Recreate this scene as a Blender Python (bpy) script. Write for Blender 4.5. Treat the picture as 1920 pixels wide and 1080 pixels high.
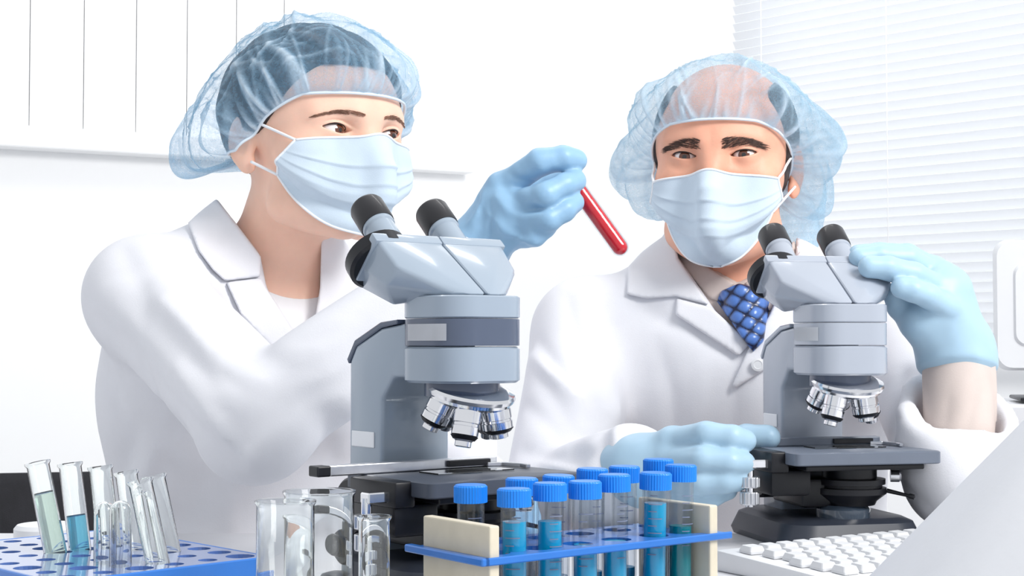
import bpy, bmesh, math, random
import numpy as np
from mathutils import Vector, Matrix

# ------------------------------------------------------------------ scene, camera, light
scene = bpy.context.scene
for o in list(bpy.data.objects):
    bpy.data.objects.remove(o)
FPX = 2800.0                      # focal length in pixels of the 1920 x 1080 frame
PITCH = math.atan(100 / FPX)
CAM = Vector((0.0, 0.0, 0.945))
TABLE = 0.75
cam_data = bpy.data.cameras.new('camera')
cam_data.sensor_width = 36.0
cam_data.lens = FPX / 1920 * 36.0
cam_data.clip_start = 0.05
cam = bpy.data.objects.new('camera', cam_data)
scene.collection.objects.link(cam)
cam.location = CAM
cam.rotation_euler = (math.pi / 2 + PITCH, 0, 0)
scene.camera = cam

vs = scene.view_settings
vs.view_transform = 'Standard'
vs.look = 'None'
vs.gamma = 1.0
vs.use_curve_mapping = False
vs.exposure = 0.0

world = bpy.data.worlds.new('world')
scene.world = world
world.use_nodes = True
bg = world.node_tree.nodes['Background']
bg.inputs[0].default_value = (0.93, 0.96, 1.0, 1)
bg.inputs[1].default_value = 0.84

def area_light(name, loc, target, size, power, color):
    l = bpy.data.lights.new(name, 'AREA')
    l.shape = 'RECTANGLE'
    l.size, l.size_y = size
    l.energy = power
    l.color = color
    o = bpy.data.objects.new(name, l)
    scene.collection.objects.link(o)
    o.location = loc
    d = Vector(target) - Vector(loc)
    o.rotation_euler = d.to_track_quat('-Z', 'Y').to_euler()
    return o
area_light('ceiling_light', (1.35, 0.3, 2.3), (0.0, 1.7, 0.95), (0.8, 0.8), 46, (1.0, 0.985, 0.965))
area_light('back_wall_fill', (-0.1, 2.45, 2.9), (-0.2, 3.4, 1.2), (1.6, 0.5), 17, (1.0, 0.99, 0.98))  # added fill that whitens the back wall, not a fitting of the room
area_light('window_daylight', (1.15, 3.75, 1.4), (0.55, 3.05, 1.35), (2.2, 1.8), 18, (0.94, 0.97, 1.0))

# ------------------------------------------------------------------ pixels to points
cP, sP = math.cos(PITCH), math.sin(PITCH)
def ray(px, py):
    u, v = (px - 960) / FPX, -(py - 540) / FPX
    return np.array((u, cP - v * sP, sP + v * cP))
def P(px, py, Y):
    r = ray(px, py)
    return np.array(CAM) + r * (Y / r[1])
def project(Q):
    d = Q - np.array(CAM)
    depth = d[:, 1] * cP + d[:, 2] * sP
    up = -d[:, 1] * sP + d[:, 2] * cP
    return 960 + FPX * d[:, 0] / depth, 540 - FPX * up / depth, depth
def onz(px, py, z):
    r = ray(px, py)
    return np.array(CAM) + r * ((z - CAM[2]) / r[2])

# ------------------------------------------------------------------ objects
COL = scene.collection
def tag(o, label=None, cat=None, group=None, kind=None):
    if label: o['label'] = label
    if cat: o['category'] = cat
    if group: o['group'] = group
    if kind: o['kind'] = kind
    return o
def empty(name, loc=(0, 0, 0), rz=0.0, label=None, cat=None, group=None):
    o = bpy.data.objects.new(name, None)
    o.empty_display_size = 0.05
    COL.objects.link(o)
    o.location = loc
    o.rotation_euler = (0, 0, rz)
    return tag(o, label, cat, group)
def link(name, me, m=None, parent=None):
    o = bpy.data.objects.new(name, me)
    COL.objects.link(o)
    if m is not None and not me.materials:
        me.materials.append(m)
    if parent is not None:
        o.parent = parent
    return o
def world_parent(o, parent):
    """parent an object whose mesh is in world coordinates"""
    bpy.context.view_layer.update()
    M = Matrix.Identity(4)
    p = parent
    chain = []
    while p is not None:
        chain.append(p); p = p.parent
    for p in reversed(chain):
        loc = Matrix.Translation(p.location) @ p.rotation_euler.to_matrix().to_4x4()
        M = M @ p.matrix_parent_inverse @ loc
    o.parent = parent
    o.matrix_parent_inverse = M.inverted()
    return o
def bm_obj(name, bm, m, parent=None, smooth=None):
    bmesh.ops.recalc_face_normals(bm, faces=bm.faces)
    me = bpy.data.meshes.new(name)
    bm.to_mesh(me); bm.free()
    if smooth is not None:
        me.polygons.foreach_set('use_smooth', [True] * len(me.polygons))
        try:
            me.set_sharp_from_angle(angle=math.radians(smooth))
        except Exception:
            pass
    return link(name, me, m, parent)
def np_obj(name, V, F, m, parent=None, attr=None):
    me = bpy.data.meshes.new(name)
    nv, nf = len(V), len(F)
    k = F.shape[1]
    me.vertices.add(nv)
    me.vertices.foreach_set('co', np.ascontiguousarray(V, np.float32).ravel())
    me.loops.add(nf * k)
    me.loops.foreach_set('vertex_index', np.ascontiguousarray(F, np.int32).ravel())
    me.polygons.add(nf)
    me.polygons.foreach_set('loop_start', np.arange(nf, dtype=np.int32) * k)
    me.polygons.foreach_set('use_smooth', np.ones(nf, bool))
    me.update(calc_edges=True)
    me.validate()
    if attr is not None:
        for an, av in attr.items():
            at = me.attributes.new(an, 'FLOAT', 'POINT')
            at.data.foreach_set('value', np.ascontiguousarray(av, np.float32).ravel())
    o = link(name, me, m)
    if parent is not None:
        world_parent(o, parent)
    return o

# ------------------------------------------------------------------ materials
def new_mat(name):
    m = bpy.data.materials.new(name)
    m.use_nodes = True
    nt = m.node_tree
    return m, nt, nt.nodes['Principled BSDF']
def mat(name, col, rough=0.5, metal=0.0, var=0.04, vscale=40.0, bump=0.0, bscale=200.0, trans=0.0,
        ior=1.45, sss=0.0, sss_r=(1, .3, .2), coat=0.0, alpha=1.0, spec=0.5):
    m, nt, b = new_mat(name)
    n = nt.nodes.new('ShaderNodeTexNoise'); n.inputs['Scale'].default_value = vscale
    n.inputs['Detail'].default_value = 3
    tc = nt.nodes.new('ShaderNodeTexCoord')
    nt.links.new(tc.outputs['Object'], n.inputs['Vector'])
    r = nt.nodes.new('ShaderNodeValToRGB')
    r.color_ramp.elements[0].position = 0.3
    r.color_ramp.elements[1].position = 0.7
    r.color_ramp.elements[0].color = tuple(max(0, c * (1 - var)) for c in col) + (1,)
    r.color_ramp.elements[1].color = tuple(min(1, c * (1 + var)) for c in col) + (1,)
    nt.links.new(n.outputs['Fac'], r.inputs['Fac'])
    nt.links.new(r.outputs['Color'], b.inputs['Base Color'])
    b.inputs['Roughness'].default_value = rough
    b.inputs['Metallic'].default_value = metal
    b.inputs['IOR'].default_value = ior
    b.inputs['Transmission Weight'].default_value = trans
    b.inputs['Coat Weight'].default_value = coat
    b.inputs['Coat Roughness'].default_value = 0.08
    b.inputs['Specular IOR Level'].default_value = spec
    b.inputs['Alpha'].default_value = alpha
    if sss:
        b.inputs['Subsurface Weight'].default_value = sss
        b.inputs['Subsurface Radius'].default_value = sss_r
        b.inputs['Subsurface Scale'].default_value = 0.006
    if bump:
        n2 = nt.nodes.new('ShaderNodeTexNoise'); n2.inputs['Scale'].default_value = bscale
        n2.inputs['Detail'].default_value = 4
        nt.links.new(tc.outputs['Object'], n2.inputs['Vector'])
        bp = nt.nodes.new('ShaderNodeBump'); bp.inputs['Strength'].default_value = bump
        bp.inputs['Distance'].default_value = 0.002
        nt.links.new(n2.outputs['Fac'], bp.inputs['Height'])
        nt.links.new(bp.outputs['Normal'], b.inputs['Normal'])
    return m
def srgb(r, g, b):
    f = lambda c: (c / 255 / 12.92) if c <= 10 else ((c / 255 + 0.055) / 1.055) ** 2.4
    return (f(r), f(g), f(b))

M = {}
M['wall'] = mat('wall paint', (0.95, 0.955, 0.96), 0.8, var=0.01, vscale=3)
M['floor'] = mat('floor vinyl', (0.7, 0.71, 0.73), 0.4, var=0.03, vscale=4)
M['trim'] = mat('white painted trim', (0.93, 0.935, 0.94), 0.5, var=0.01)
M['table'] = mat('white laminate', (0.70, 0.705, 0.73), 0.28, var=0.01)
M['coat'] = mat('white cotton', (0.765, 0.77, 0.81), 0.85, var=0.015, vscale=25, bump=0.12, bscale=700, spec=0.2)
M['tshirt'] = mat('white jersey', (0.88, 0.88, 0.9), 0.85, var=0.01, bump=0.1, bscale=600, spec=0.2)
M['shirt'] = mat('beige shirt cotton', srgb(203, 190, 184), 0.8, var=0.03, bump=0.1, bscale=700, spec=0.2)
M['skin_w'] = mat('fair skin', srgb(244, 200, 178), 0.5, var=0.06, vscale=28, bump=0.05, bscale=500, sss=0.25, spec=0.35)
M['skin_m'] = mat('ruddy skin', srgb(231, 172, 146), 0.48, var=0.09, vscale=30, bump=0.08, bscale=400, sss=0.22, spec=0.4)
M['hair_d'] = mat('dark brown hair', srgb(52, 42, 40), 0.5, var=0.5, vscale=90, bump=0.5, bscale=150)
M['hair_m'] = mat('greying dark hair', srgb(62, 54, 54), 0.55, var=0.4, vscale=90, bump=0.5, bscale=150)
M['lash'] = mat('dark lashes', srgb(38, 26, 24), 0.6)
M['brow_w'] = mat('brown eyebrow hair', srgb(134, 98, 80), 0.6, var=0.3)
M['brow_m'] = mat('dark eyebrow hair', srgb(72, 54, 47), 0.6, var=0.3)
M['sclera'] = mat('eye white', srgb(235, 226, 224), 0.15, var=0.03, coat=0.6)
M['iris'] = mat('brown iris', srgb(92, 48, 28), 0.15, var=0.4, vscale=900, coat=0.8)
M['pupil'] = mat('pupil', (0.005, 0.004, 0.004), 0.08, coat=1.0)
M['glove'] = mat('light blue nitrile', srgb(144, 182, 212), 0.40, var=0.04, vscale=30, bump=0.25, bscale=60, sss=0.15, sss_r=(.5, .7, 1), spec=0.45)
M['glove_m'] = mat('pale blue nitrile', srgb(166, 196, 216), 0.42, var=0.03, vscale=30, bump=0.12, bscale=50, sss=0.15, sss_r=(.5, .7, 1), spec=0.45)
M['mask'] = mat('pale blue mask fleece', srgb(204, 219, 232), 0.85, var=0.02, vscale=60, bump=0.12, bscale=900, spec=0.15)
M['mask_edge'] = mat('white mask binding', srgb(240, 243, 247), 0.8, var=0.01, spec=0.2)
M['enamel'] = mat('blue grey enamel', srgb(154, 167, 181), 0.22, var=0.015, vscale=15, coat=0.5)
M['enamel_m'] = mat('light grey enamel', srgb(166, 173, 185), 0.24, var=0.015, vscale=15, coat=0.5)
M['slate'] = mat('slate grey enamel', srgb(82, 92, 112), 0.25, var=0.03, coat=0.4)
M['dgrey'] = mat('dark grey paint', srgb(74, 80, 92), 0.4, var=0.04)
M['stage_m'] = mat('stage grey paint', srgb(104, 112, 126), 0.35, var=0.04)
M['black'] = mat('black paint', srgb(20, 21, 27), 0.35, var=0.2)
M['blackrub'] = mat('black rubber', srgb(26, 25, 30), 0.45, var=0.2, coat=0.2)
M['chrome'] = mat('chrome', (0.82, 0.82, 0.84), 0.12, 1.0, var=0.02)
M['steel'] = mat('brushed steel', (0.72, 0.73, 0.76), 0.3, 1.0, var=0.05, vscale=120)
M['lens'] = mat('lens glass', (0.05, 0.07, 0.1), 0.05, coat=1.0)
M['label'] = mat('white label', srgb(238, 240, 244), 0.6, var=0.01)
M['glass'] = mat('clear glass', (0.97, 0.99, 0.985), 0.0, trans=1.0, ior=1.45, var=0.0)
M['capblue'] = mat('blue screw cap', srgb(24, 128, 226), 0.35, var=0.05)
M['cream'] = mat('cream plastic', srgb(216, 207, 186), 0.55, var=0.04, vscale=60)
M['rackblue'] = mat('rack blue plastic', srgb(48, 116, 200), 0.3, var=0.04, coat=0.3)
M['racksheen'] = mat('glossy blue plastic with painted sheen', srgb(92, 122, 186), 0.14, var=0.03, coat=0.8)  # reflected light on the top plate is put into this paler colour
M['cyan'] = mat('cyan liquid', srgb(10, 178, 222), 0.08, var=0.02, trans=0.1, ior=1.33)
M['teal'] = mat('teal liquid', srgb(0, 140, 145), 0.08, var=0.02, trans=0.1, ior=1.33)
M['paleliq'] = mat('pale green liquid', srgb(214, 232, 222), 0.03, var=0.0, trans=0.95, ior=1.33)
M['blueliq'] = mat('pale blue liquid', srgb(120, 208, 238), 0.03, var=0.0, trans=0.85, ior=1.33)
M['blood'] = mat('red liquid', srgb(236, 10, 36), 0.12, var=0.05, trans=0.1, ior=1.33, coat=0.5)
M['print'] = mat('grey print', srgb(120, 128, 150), 0.6)
M['wkey'] = mat('white keycaps', (0.66, 0.67, 0.69), 0.5, var=0.01)
M['wplastic'] = mat('white plastic', (0.74, 0.75, 0.77), 0.35, var=0.01)
M['cover'] = mat('white cover cloth', (0.72, 0.73, 0.76), 0.8, var=0.01, bump=0.05)
M['chair'] = mat('black upholstery', srgb(28, 28, 34), 0.7, var=0.2, bump=0.2, bscale=500)

def fabric_mat(name, col, tl, op_lo, op_hi):
    """thin see-through nonwoven: threads of opaque fibre between clear gaps; folded layers (attribute fold) are denser"""
    m, nt, b = new_mat(name)
    nt.nodes.remove(b)
    out = nt.nodes['Material Output']
    tc = nt.nodes.new('ShaderNodeTexCoord')
    n = nt.nodes.new('ShaderNodeTexNoise'); n.inputs['Scale'].default_value = 190; n.inputs['Detail'].default_value = 4
    n.inputs['Distortion'].default_value = 1.5
    nt.links.new(tc.outputs['Object'], n.inputs['Vector'])
    at = nt.nodes.new('ShaderNodeAttribute'); at.attribute_name = 'fold'
    ma = nt.nodes.new('ShaderNodeMath'); ma.operation = 'MULTIPLY_ADD'
    ma.inputs[1].default_value = op_hi - op_lo; ma.inputs[2].default_value = op_lo
    nt.links.new(at.outputs['Fac'], ma.inputs[0])
    mb = nt.nodes.new('ShaderNodeMath'); mb.operation = 'MULTIPLY_ADD'
    mb.inputs[1].default_value = 0.5; mb.inputs[2].default_value = -0.25
    nt.links.new(n.outputs['Fac'], mb.inputs[0])
    mc = nt.nodes.new('ShaderNodeMath'); mc.operation = 'ADD'; mc.use_clamp = True
    nt.links.new(ma.outputs[0], mc.inputs[0]); nt.links.new(mb.outputs[0], mc.inputs[1])
    tr = nt.nodes.new('ShaderNodeBsdfTransparent')
    cr = nt.nodes.new('ShaderNodeValToRGB')
    cr.color_ramp.elements[0].color = col + (1,); cr.color_ramp.elements[1].color = srgb(226, 240, 250) + (1,)
    nt.links.new(at.outputs['Fac'], cr.inputs['Fac'])
    df = nt.nodes.new('ShaderNodeBsdfDiffuse'); nt.links.new(cr.outputs[0], df.inputs[0])
    tl_ = nt.nodes.new('ShaderNodeBsdfTranslucent'); tl_.inputs[0].default_value = tl + (1,)
    mx = nt.nodes.new('ShaderNodeMixShader'); mx.inputs[0].default_value = 0.4
    nt.links.new(df.outputs[0], mx.inputs[1]); nt.links.new(tl_.outputs[0], mx.inputs[2])
    m2 = nt.nodes.new('ShaderNodeMixShader')
    nt.links.new(mc.outputs[0], m2.inputs[0])
    nt.links.new(tr.outputs[0], m2.inputs[1]); nt.links.new(mx.outputs[0], m2.inputs[2])
    nt.links.new(m2.outputs[0], out.inputs['Surface'])
    return m
M['cap'] = fabric_mat('pale blue cap fleece', srgb(142, 196, 232), srgb(160, 206, 236), 0.29, 1.0)
M['cap_m'] = fabric_mat('pale blue cap fleece, lighter', srgb(164, 208, 234), srgb(176, 214, 238), 0.34, 1.0)
M['cap_band'] = mat('pale elastic band', srgb(222, 234, 244), 0.8, var=0.02)

def thin_mat(name, tint, strength):
    """thin clear plastic: light passes straight through, with a mirror sheen at the angles real plastic has"""
    m, nt, b = new_mat(name)
    nt.nodes.remove(b)
    out = nt.nodes['Material Output']
    tr = nt.nodes.new('ShaderNodeBsdfTransparent'); tr.inputs[0].default_value = tint + (1,)
    gl = nt.nodes.new('ShaderNodeBsdfGlossy'); gl.inputs['Roughness'].default_value = 0.06
    fr_ = nt.nodes.new('ShaderNodeLayerWeight'); fr_.inputs[0].default_value = 0.5
    pw = nt.nodes.new('ShaderNodeMath'); pw.operation = 'POWER'; pw.inputs[1].default_value = 3.0
    nt.links.new(fr_.outputs['Facing'], pw.inputs[0])
    ml = nt.nodes.new('ShaderNodeMath'); ml.operation = 'MULTIPLY_ADD'; ml.inputs[1].default_value = 0.55 * strength; ml.inputs[2].default_value = 0.03
    nt.links.new(pw.outputs[0], ml.inputs[0])
    mx = nt.nodes.new('ShaderNodeMixShader')
    nt.links.new(ml.outputs[0], mx.inputs[0]); nt.links.new(tr.outputs[0], mx.inputs[1]); nt.links.new(gl.outputs[0], mx.inputs[2])
    nt.links.new(mx.outputs[0], out.inputs['Surface'])
    return m
M['tubeplastic'] = thin_mat('clear tube plastic', (0.93, 0.945, 0.96), 1.0)

def blind_mat(name, col, tl):
    m, nt, b = new_mat(name)
    nt.nodes.remove(b)
    out = nt.nodes['Material Output']
    df = nt.nodes.new('ShaderNodeBsdfDiffuse'); df.inputs[0].default_value = col + (1,)
    t = nt.nodes.new('ShaderNodeBsdfTranslucent'); t.inputs[0].default_value = tl + (1,)
    mx = nt.nodes.new('ShaderNodeMixShader'); mx.inputs[0].default_value = 0.5
    nt.links.new(df.outputs[0], mx.inputs[1]); nt.links.new(t.outputs[0], mx.inputs[2])
    nt.links.new(mx.outputs[0], out.inputs['Surface'])
    return m
M['slat'] = blind_mat('white blind slat', (0.93, 0.935, 0.95), (0.93, 0.94, 0.95))
M['vane'] = blind_mat('white fabric vane', (0.95, 0.955, 0.96), (0.95, 0.955, 0.96))

# ------------------------------------------------------------------ bmesh shapes
def T(p=(0, 0, 0), r=(0, 0, 0), s=(1, 1, 1)):
    return Matrix.Translation(p) @ (Matrix.Rotation(r[2], 4, 'Z') @ Matrix.Rotation(r[1], 4, 'Y') @ Matrix.Rotation(r[0], 4, 'X')) @ Matrix.Diagonal((*s, 1))
def box(bm, lo, hi, bev=0.0, seg=2, mx=None):
    c = [(a + b) / 2 for a, b in zip(lo, hi)]
    s = [abs(b - a) for a, b in zip(lo, hi)]
    g = bmesh.ops.create_cube(bm, size=1.0, matrix=Matrix.Translation(c) @ Matrix.Diagonal((*s, 1)))
    vs_ = g['verts']
    if bev:
        es = {e for v in vs_ for e in v.link_edges}
        r = bmesh.ops.bevel(bm, geom=list(es), offset=min(bev, 0.49 * min(s)), segments=seg, profile=0.5, affect='EDGES')
        vs_ = list({v for f in r['faces'] for v in f.verts} | {v for v in vs_ if v.is_valid})
    if mx is not None:
        bmesh.ops.transform(bm, matrix=mx, verts=vs_)
    return vs_
def lathe(bm, prof, n=32, mx=None):
    """prof: list of (r, z); r=0 closes"""
    rings = []
    for r, z in prof:
        if r < 1e-6:
            rings.append([bm.verts.new((0, 0, z))])
        else:
            rings.append([bm.verts.new((r * math.cos(2 * math.pi * i / n), r * math.sin(2 * math.pi * i / n), z)) for i in range(n)])
    for a, b in zip(rings, rings[1:]):
        if len(a) == 1 and len(b) == 1: continue
        for i in range(n):
            j = (i + 1) % n
            if len(a) == 1: bm.faces.new((a[0], b[i], b[j]))
            elif len(b) == 1: bm.faces.new((a[i], b[0], a[j]))
            else: bm.faces.new((a[i], b[i], b[j], a[j]))
    vs_ = [v for r in rings for v in r]
    if mx is not None:
        bmesh.ops.transform(bm, matrix=mx, verts=vs_)
    return vs_
def axis_mx(p0, p1):
    p0, p1 = Vector(p0), Vector(p1)
    d = (p1 - p0).normalized()
    return Matrix.Translation(p0) @ d.to_track_quat('Z', 'Y').to_matrix().to_4x4()
def prism(bm, poly, d0, d1, plane='yz', bev=0.0, seg=2):
    """polygon in a plane, extruded along the third axis"""
    def mk(u, v, w):
        return {'yz': (w, u, v), 'xz': (u, w, v), 'xy': (u, v, w)}[plane]
    a = [bm.verts.new(mk(u, v, d0)) for u, v in poly]
    b = [bm.verts.new(mk(u, v, d1)) for u, v in poly]
    n = len(poly)
    fs = [bm.faces.new(a), bm.faces.new(b[::-1])]
    for i in range(n):
        j = (i + 1) % n
        fs.append(bm.faces.new((a[i], b[i], b[j], a[j])))
    bmesh.ops.recalc_face_normals(bm, faces=fs)
    if bev:
        es = {e for v in a + b for e in v.link_edges}
        bmesh.ops.bevel(bm, geom=list(es), offset=bev, segments=seg, profile=0.5, affect='EDGES')
def hull(bm, pts, bev=0.0, seg=3):
    vs_ = [bm.verts.new(p) for p in pts]
    r = bmesh.ops.convex_hull(bm, input=vs_)
    junk = [g for g in r['geom_interior'] if isinstance(g, bmesh.types.BMVert)]
    bmesh.ops.delete(bm, geom=junk, context='VERTS')
    bmesh.ops.dissolve_limit(bm, angle_limit=math.radians(4), verts=bm.verts, edges=bm.edges)
    if bev:
        es = [e for e in bm.edges if len(e.link_faces) == 2 and e.calc_face_angle() > math.radians(18)]
        bmesh.ops.bevel(bm, geom=es, offset=bev, segments=seg, profile=0.5, affect='EDGES', clamp_overlap=True)
def tube_mesh(pts, r, n=8, closed=False):
    """numpy sweep of a circle along points; r scalar or per point"""
    pts = np.asarray(pts, float)
    k = len(pts)
    rr = np.broadcast_to(np.asarray(r, float), (k,))
    if closed:
        tan = np.roll(pts, -1, 0) - np.roll(pts, 1, 0)
    else:
        tan = np.gradient(pts, axis=0)
    tan /= np.linalg.norm(tan, axis=1)[:, None] + 1e-12
    up = np.array((0.13, 0.31, 0.94))
    s = np.cross(tan, up); s /= np.linalg.norm(s, axis=1)[:, None] + 1e-12
    t = np.cross(s, tan)
    ang = np.linspace(0, 2 * np.pi, n, endpoint=False)
    V = pts[:, None] + rr[:, None, None] * (np.cos(ang)[None, :, None] * s[:, None] + np.sin(ang)[None, :, None] * t[:, None])
    V = V.reshape(-1, 3)
    F = []
    for i in range(k if closed else k - 1):
        i2 = (i + 1) % k
        for j in range(n):
            j2 = (j + 1) % n
            F.append((i * n + j, i * n + j2, i2 * n + j2, i2 * n + j))
    if not closed:
        c0, c1 = len(V), len(V) + 1
        V = np.vstack([V, pts[0], pts[-1]])
        for j in range(0, n, 2):
            F.append((c0, (j + 2) % n, j + 1, j))
            b = (k - 1) * n
            F.append((c1, b + j, b + j + 1, b + (j + 2) % n))
    return V, np.array(F)
def copy_tree(o, parent=None):
    c = o.copy(); COL.objects.link(c); c.parent = parent
    for ch in o.children:
        copy_tree(ch, c)
    return c

# ------------------------------------------------------------------ signed distance shapes and their mesher
def smin(a, b, k):
    h = np.clip(0.5 + 0.5 * (b - a) / k, 0, 1)
    return b + (a - b) * h - k * h * (1 - h)
def smax(a, b, k):
    return -smin(-a, -b, k)
def cone(Q, a, b, ra, rb):
    a = np.asarray(a, float); b = np.asarray(b, float)
    ba = b - a
    t = np.clip(((Q - a) @ ba) / (ba @ ba + 1e-12), 0, 1)
    return np.linalg.norm(Q - a - t[:, None] * ba, axis=1) - (ra + (rb - ra) * t)
def ell(Q, c, r):
    r = np.asarray(r, float)
    q = (Q - np.asarray(c, float)) / r
    k0 = np.linalg.norm(q, axis=1)
    k1 = np.linalg.norm(q / r, axis=1)
    return k0 * (k0 - 1) / (k1 + 1e-9)
def sph(Q, c, r):
    return np.linalg.norm(Q - np.asarray(c, float), axis=1) - r
def poly2d(x, y, poly):
    """signed distance to a polygon, negative inside"""
    poly = np.asarray(poly, float)
    d = np.full(x.shape, 1e18)
    ins = np.zeros(x.shape, bool)
    n = len(poly)
    for i in range(n):
        ax, ay = poly[i]; bx, by = poly[(i + 1) % n]
        ex, ey = bx - ax, by - ay
        wx, wy = x - ax, y - ay
        t = np.clip((wx * ex + wy * ey) / (ex * ex + ey * ey + 1e-12), 0, 1)
        d = np.minimum(d, (wx - ex * t) ** 2 + (wy - ey * t) ** 2)
        c = (ay > y) != (by > y)
        with np.errstate(divide='ignore', invalid='ignore'):
            ins ^= c & (x < (bx - ax) * (y - ay) / (by - ay + 1e-15) + ax)
    return np.where(ins, -1, 1) * np.sqrt(d)
def wedge(Q, poly):
    """volume seen through a pixel outline, distance in metres"""
    x, y, dep = project(Q)
    return poly2d(x, y, poly) * dep / FPX
def grid(lo, hi, step, fine=()):
    """coordinates from lo to hi; fine = [(a, b, step)] ranges of closer spacing"""
    out = [lo]
    while out[-1] < hi:
        s = step
        for a, b, fs in fine:
            d = max(a - out[-1], out[-1] - b, 0)
            s = min(s, fs + 0.12 * d)
        out.append(out[-1] + s)
    return np.array(out)
def mesh_sdf(f, xs, ys, zs, B=5, lip=1.7):
    n = (len(xs), len(ys), len(zs))
    nb = [(k + B - 1) // B for k in n]
    def cen(a, m):
        lo = a[np.minimum(np.arange(m) * B, len(a) - 1)]
        hi = a[np.minimum(np.arange(m) * B + B, len(a) - 1)]
        return (lo + hi) / 2, (hi - lo) / 2
    cx, hx = cen(xs, nb[0]); cy, hy = cen(ys, nb[1]); cz, hz = cen(zs, nb[2])
    G = np.stack(np.meshgrid(cx, cy, cz, indexing='ij'), -1).reshape(-1, 3)
    R = np.sqrt((hx ** 2)[:, None, None] + (hy ** 2)[None, :, None] + (hz ** 2)[None, None, :]).ravel()
    d = f(G)
    act = (np.abs(d) < lip * R + 0.004).reshape(nb)
    sg = np.sign(d).reshape(nb)
    up = lambda a: np.repeat(np.repeat(np.repeat(a, B, 0), B, 1), B, 2)[:n[0], :n[1], :n[2]]
    val = (up(sg) * 0.05).astype(np.float32)
    mk = up(act)
    m2 = mk.copy()
    for ax in range(3):
        sl = [slice(None)] * 3; sr = [slice(None)] * 3
        sl[ax] = slice(1, None); sr[ax] = slice(None, -1)
        m2[tuple(sl)] |= mk[tuple(sr)]
        mk = m2.copy()
    I = np.argwhere(mk)
    for s in range(0, len(I), 250000):
        J = I[s:s + 250000]
        val[J[:, 0], J[:, 1], J[:, 2]] = f(np.stack([xs[J[:, 0]], ys[J[:, 1]], zs[J[:, 2]]], 1))
    neg = val < 0
    c = [slice(None, -1), slice(1, None)]
    cnt = sum(neg[c[i], c[j], c[k]].astype(np.int8) for i in (0, 1) for j in (0, 1) for k in (0, 1))
    cell = np.argwhere((cnt > 0) & (cnt < 8))
    idx = -np.ones((n[0] - 1, n[1] - 1, n[2] - 1), np.int64)
    idx[cell[:, 0], cell[:, 1], cell[:, 2]] = np.arange(len(cell))
    acc = np.zeros((len(cell), 3)); num = np.zeros(len(cell))
    corners = [(i, j, k) for i in (0, 1) for j in (0, 1) for k in (0, 1)]
    CV = {q: val[cell[:, 0] + q[0], cell[:, 1] + q[1], cell[:, 2] + q[2]] for q in corners}
    CP = {q: np.stack([xs[cell[:, 0] + q[0]], ys[cell[:, 1] + q[1]], zs[cell[:, 2] + q[2]]], 1) for q in corners}
    for q in corners:
        for ax in range(3):
            if q[ax]: continue
            p = list(q); p[ax] = 1; p = tuple(p)
            a, b = CV[q], CV[p]
            ch = (a < 0) != (b < 0)
            t = np.where(ch, a / np.where(ch, a - b, 1), 0)
            acc += np.where(ch[:, None], CP[q] + (CP[p] - CP[q]) * t[:, None], 0)
            num += ch
    V = acc / num[:, None]
    F = []
    for ax in range(3):
        sl = [slice(None)] * 3; sr = [slice(None)] * 3
        sl[ax] = slice(None, -1); sr[ax] = slice(1, None)
        a, b = neg[tuple(sl)], neg[tuple(sr)]
        o1, o2 = (ax + 1) % 3, (ax + 2) % 3
        E = np.argwhere(a != b)
        E = E[(E[:, o1] > 0) & (E[:, o2] > 0) & (E[:, o1] < n[o1] - 1) & (E[:, o2] < n[o2] - 1)]
        flip = a[E[:, 0], E[:, 1], E[:, 2]]
        q = []
        for d1, d2 in ((0, 0), (-1, 0), (-1, -1), (0, -1)):
            e = E.copy(); e[:, o1] += d1; e[:, o2] += d2
            q.append(idx[e[:, 0], e[:, 1], e[:, 2]])
        q = np.stack(q, 1)
        q[~flip] = q[~flip][:, ::-1]
        F.append(q)
    F = np.vstack(F)
    F = F[(F >= 0).all(1)]
    return V, F
def smooth_mesh(V, F, it=2, lam=0.5):
    for _ in range(it):
        S = np.zeros_like(V); N = np.zeros(len(V))
        for i in range(4):
            j = (i + 1) % 4
            np.add.at(S, F[:, i], V[F[:, j]]); np.add.at(N, F[:, i], 1)
            np.add.at(S, F[:, j], V[F[:, i]]); np.add.at(N, F[:, j], 1)
        V = V + lam * (S / np.maximum(N, 1)[:, None] - V)
    return V
def march(f, O, D, tmax=1.0, it=60, step=0.8):
    """sphere trace rays O + t D; returns points"""
    t = np.zeros(len(O))
    for _ in range(it):
        d = f(O + D * t[:, None])
        t = np.minimum(t + step * d, tmax)
    return O + D * t[:, None]
def trace(f, pts, y0=1.0):
    O = np.array([P(x, y, y0) for x, y in pts])
    D = np.array([ray(x, y) for x, y in pts]); D /= np.linalg.norm(D, axis=1)[:, None]
    return march(f, O, D, 2.0, 90)
def bounds_px(poly, y0, y1, pad=0.01):
    Q = np.array([P(x, y, yy) for x, y in poly for yy in (y0, y1)])
    return Q.min(0) - pad, Q.max(0) + pad
def biggest(V, F):
    """keep the largest connected piece of a mesh"""
    lab = np.arange(len(V))
    for _ in range(400):
        m = lab[F].min(1)
        new = lab.copy()
        for i in range(F.shape[1]):
            np.minimum.at(new, F[:, i], m)
        new = new[new]
        if (new == lab).all(): break
        lab = new
    u, c = np.unique(lab, return_counts=True)
    keep = lab == u[c.argmax()]
    idx = np.cumsum(keep) - 1
    return V[keep], idx[F[keep[F].all(1)]]
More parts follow.
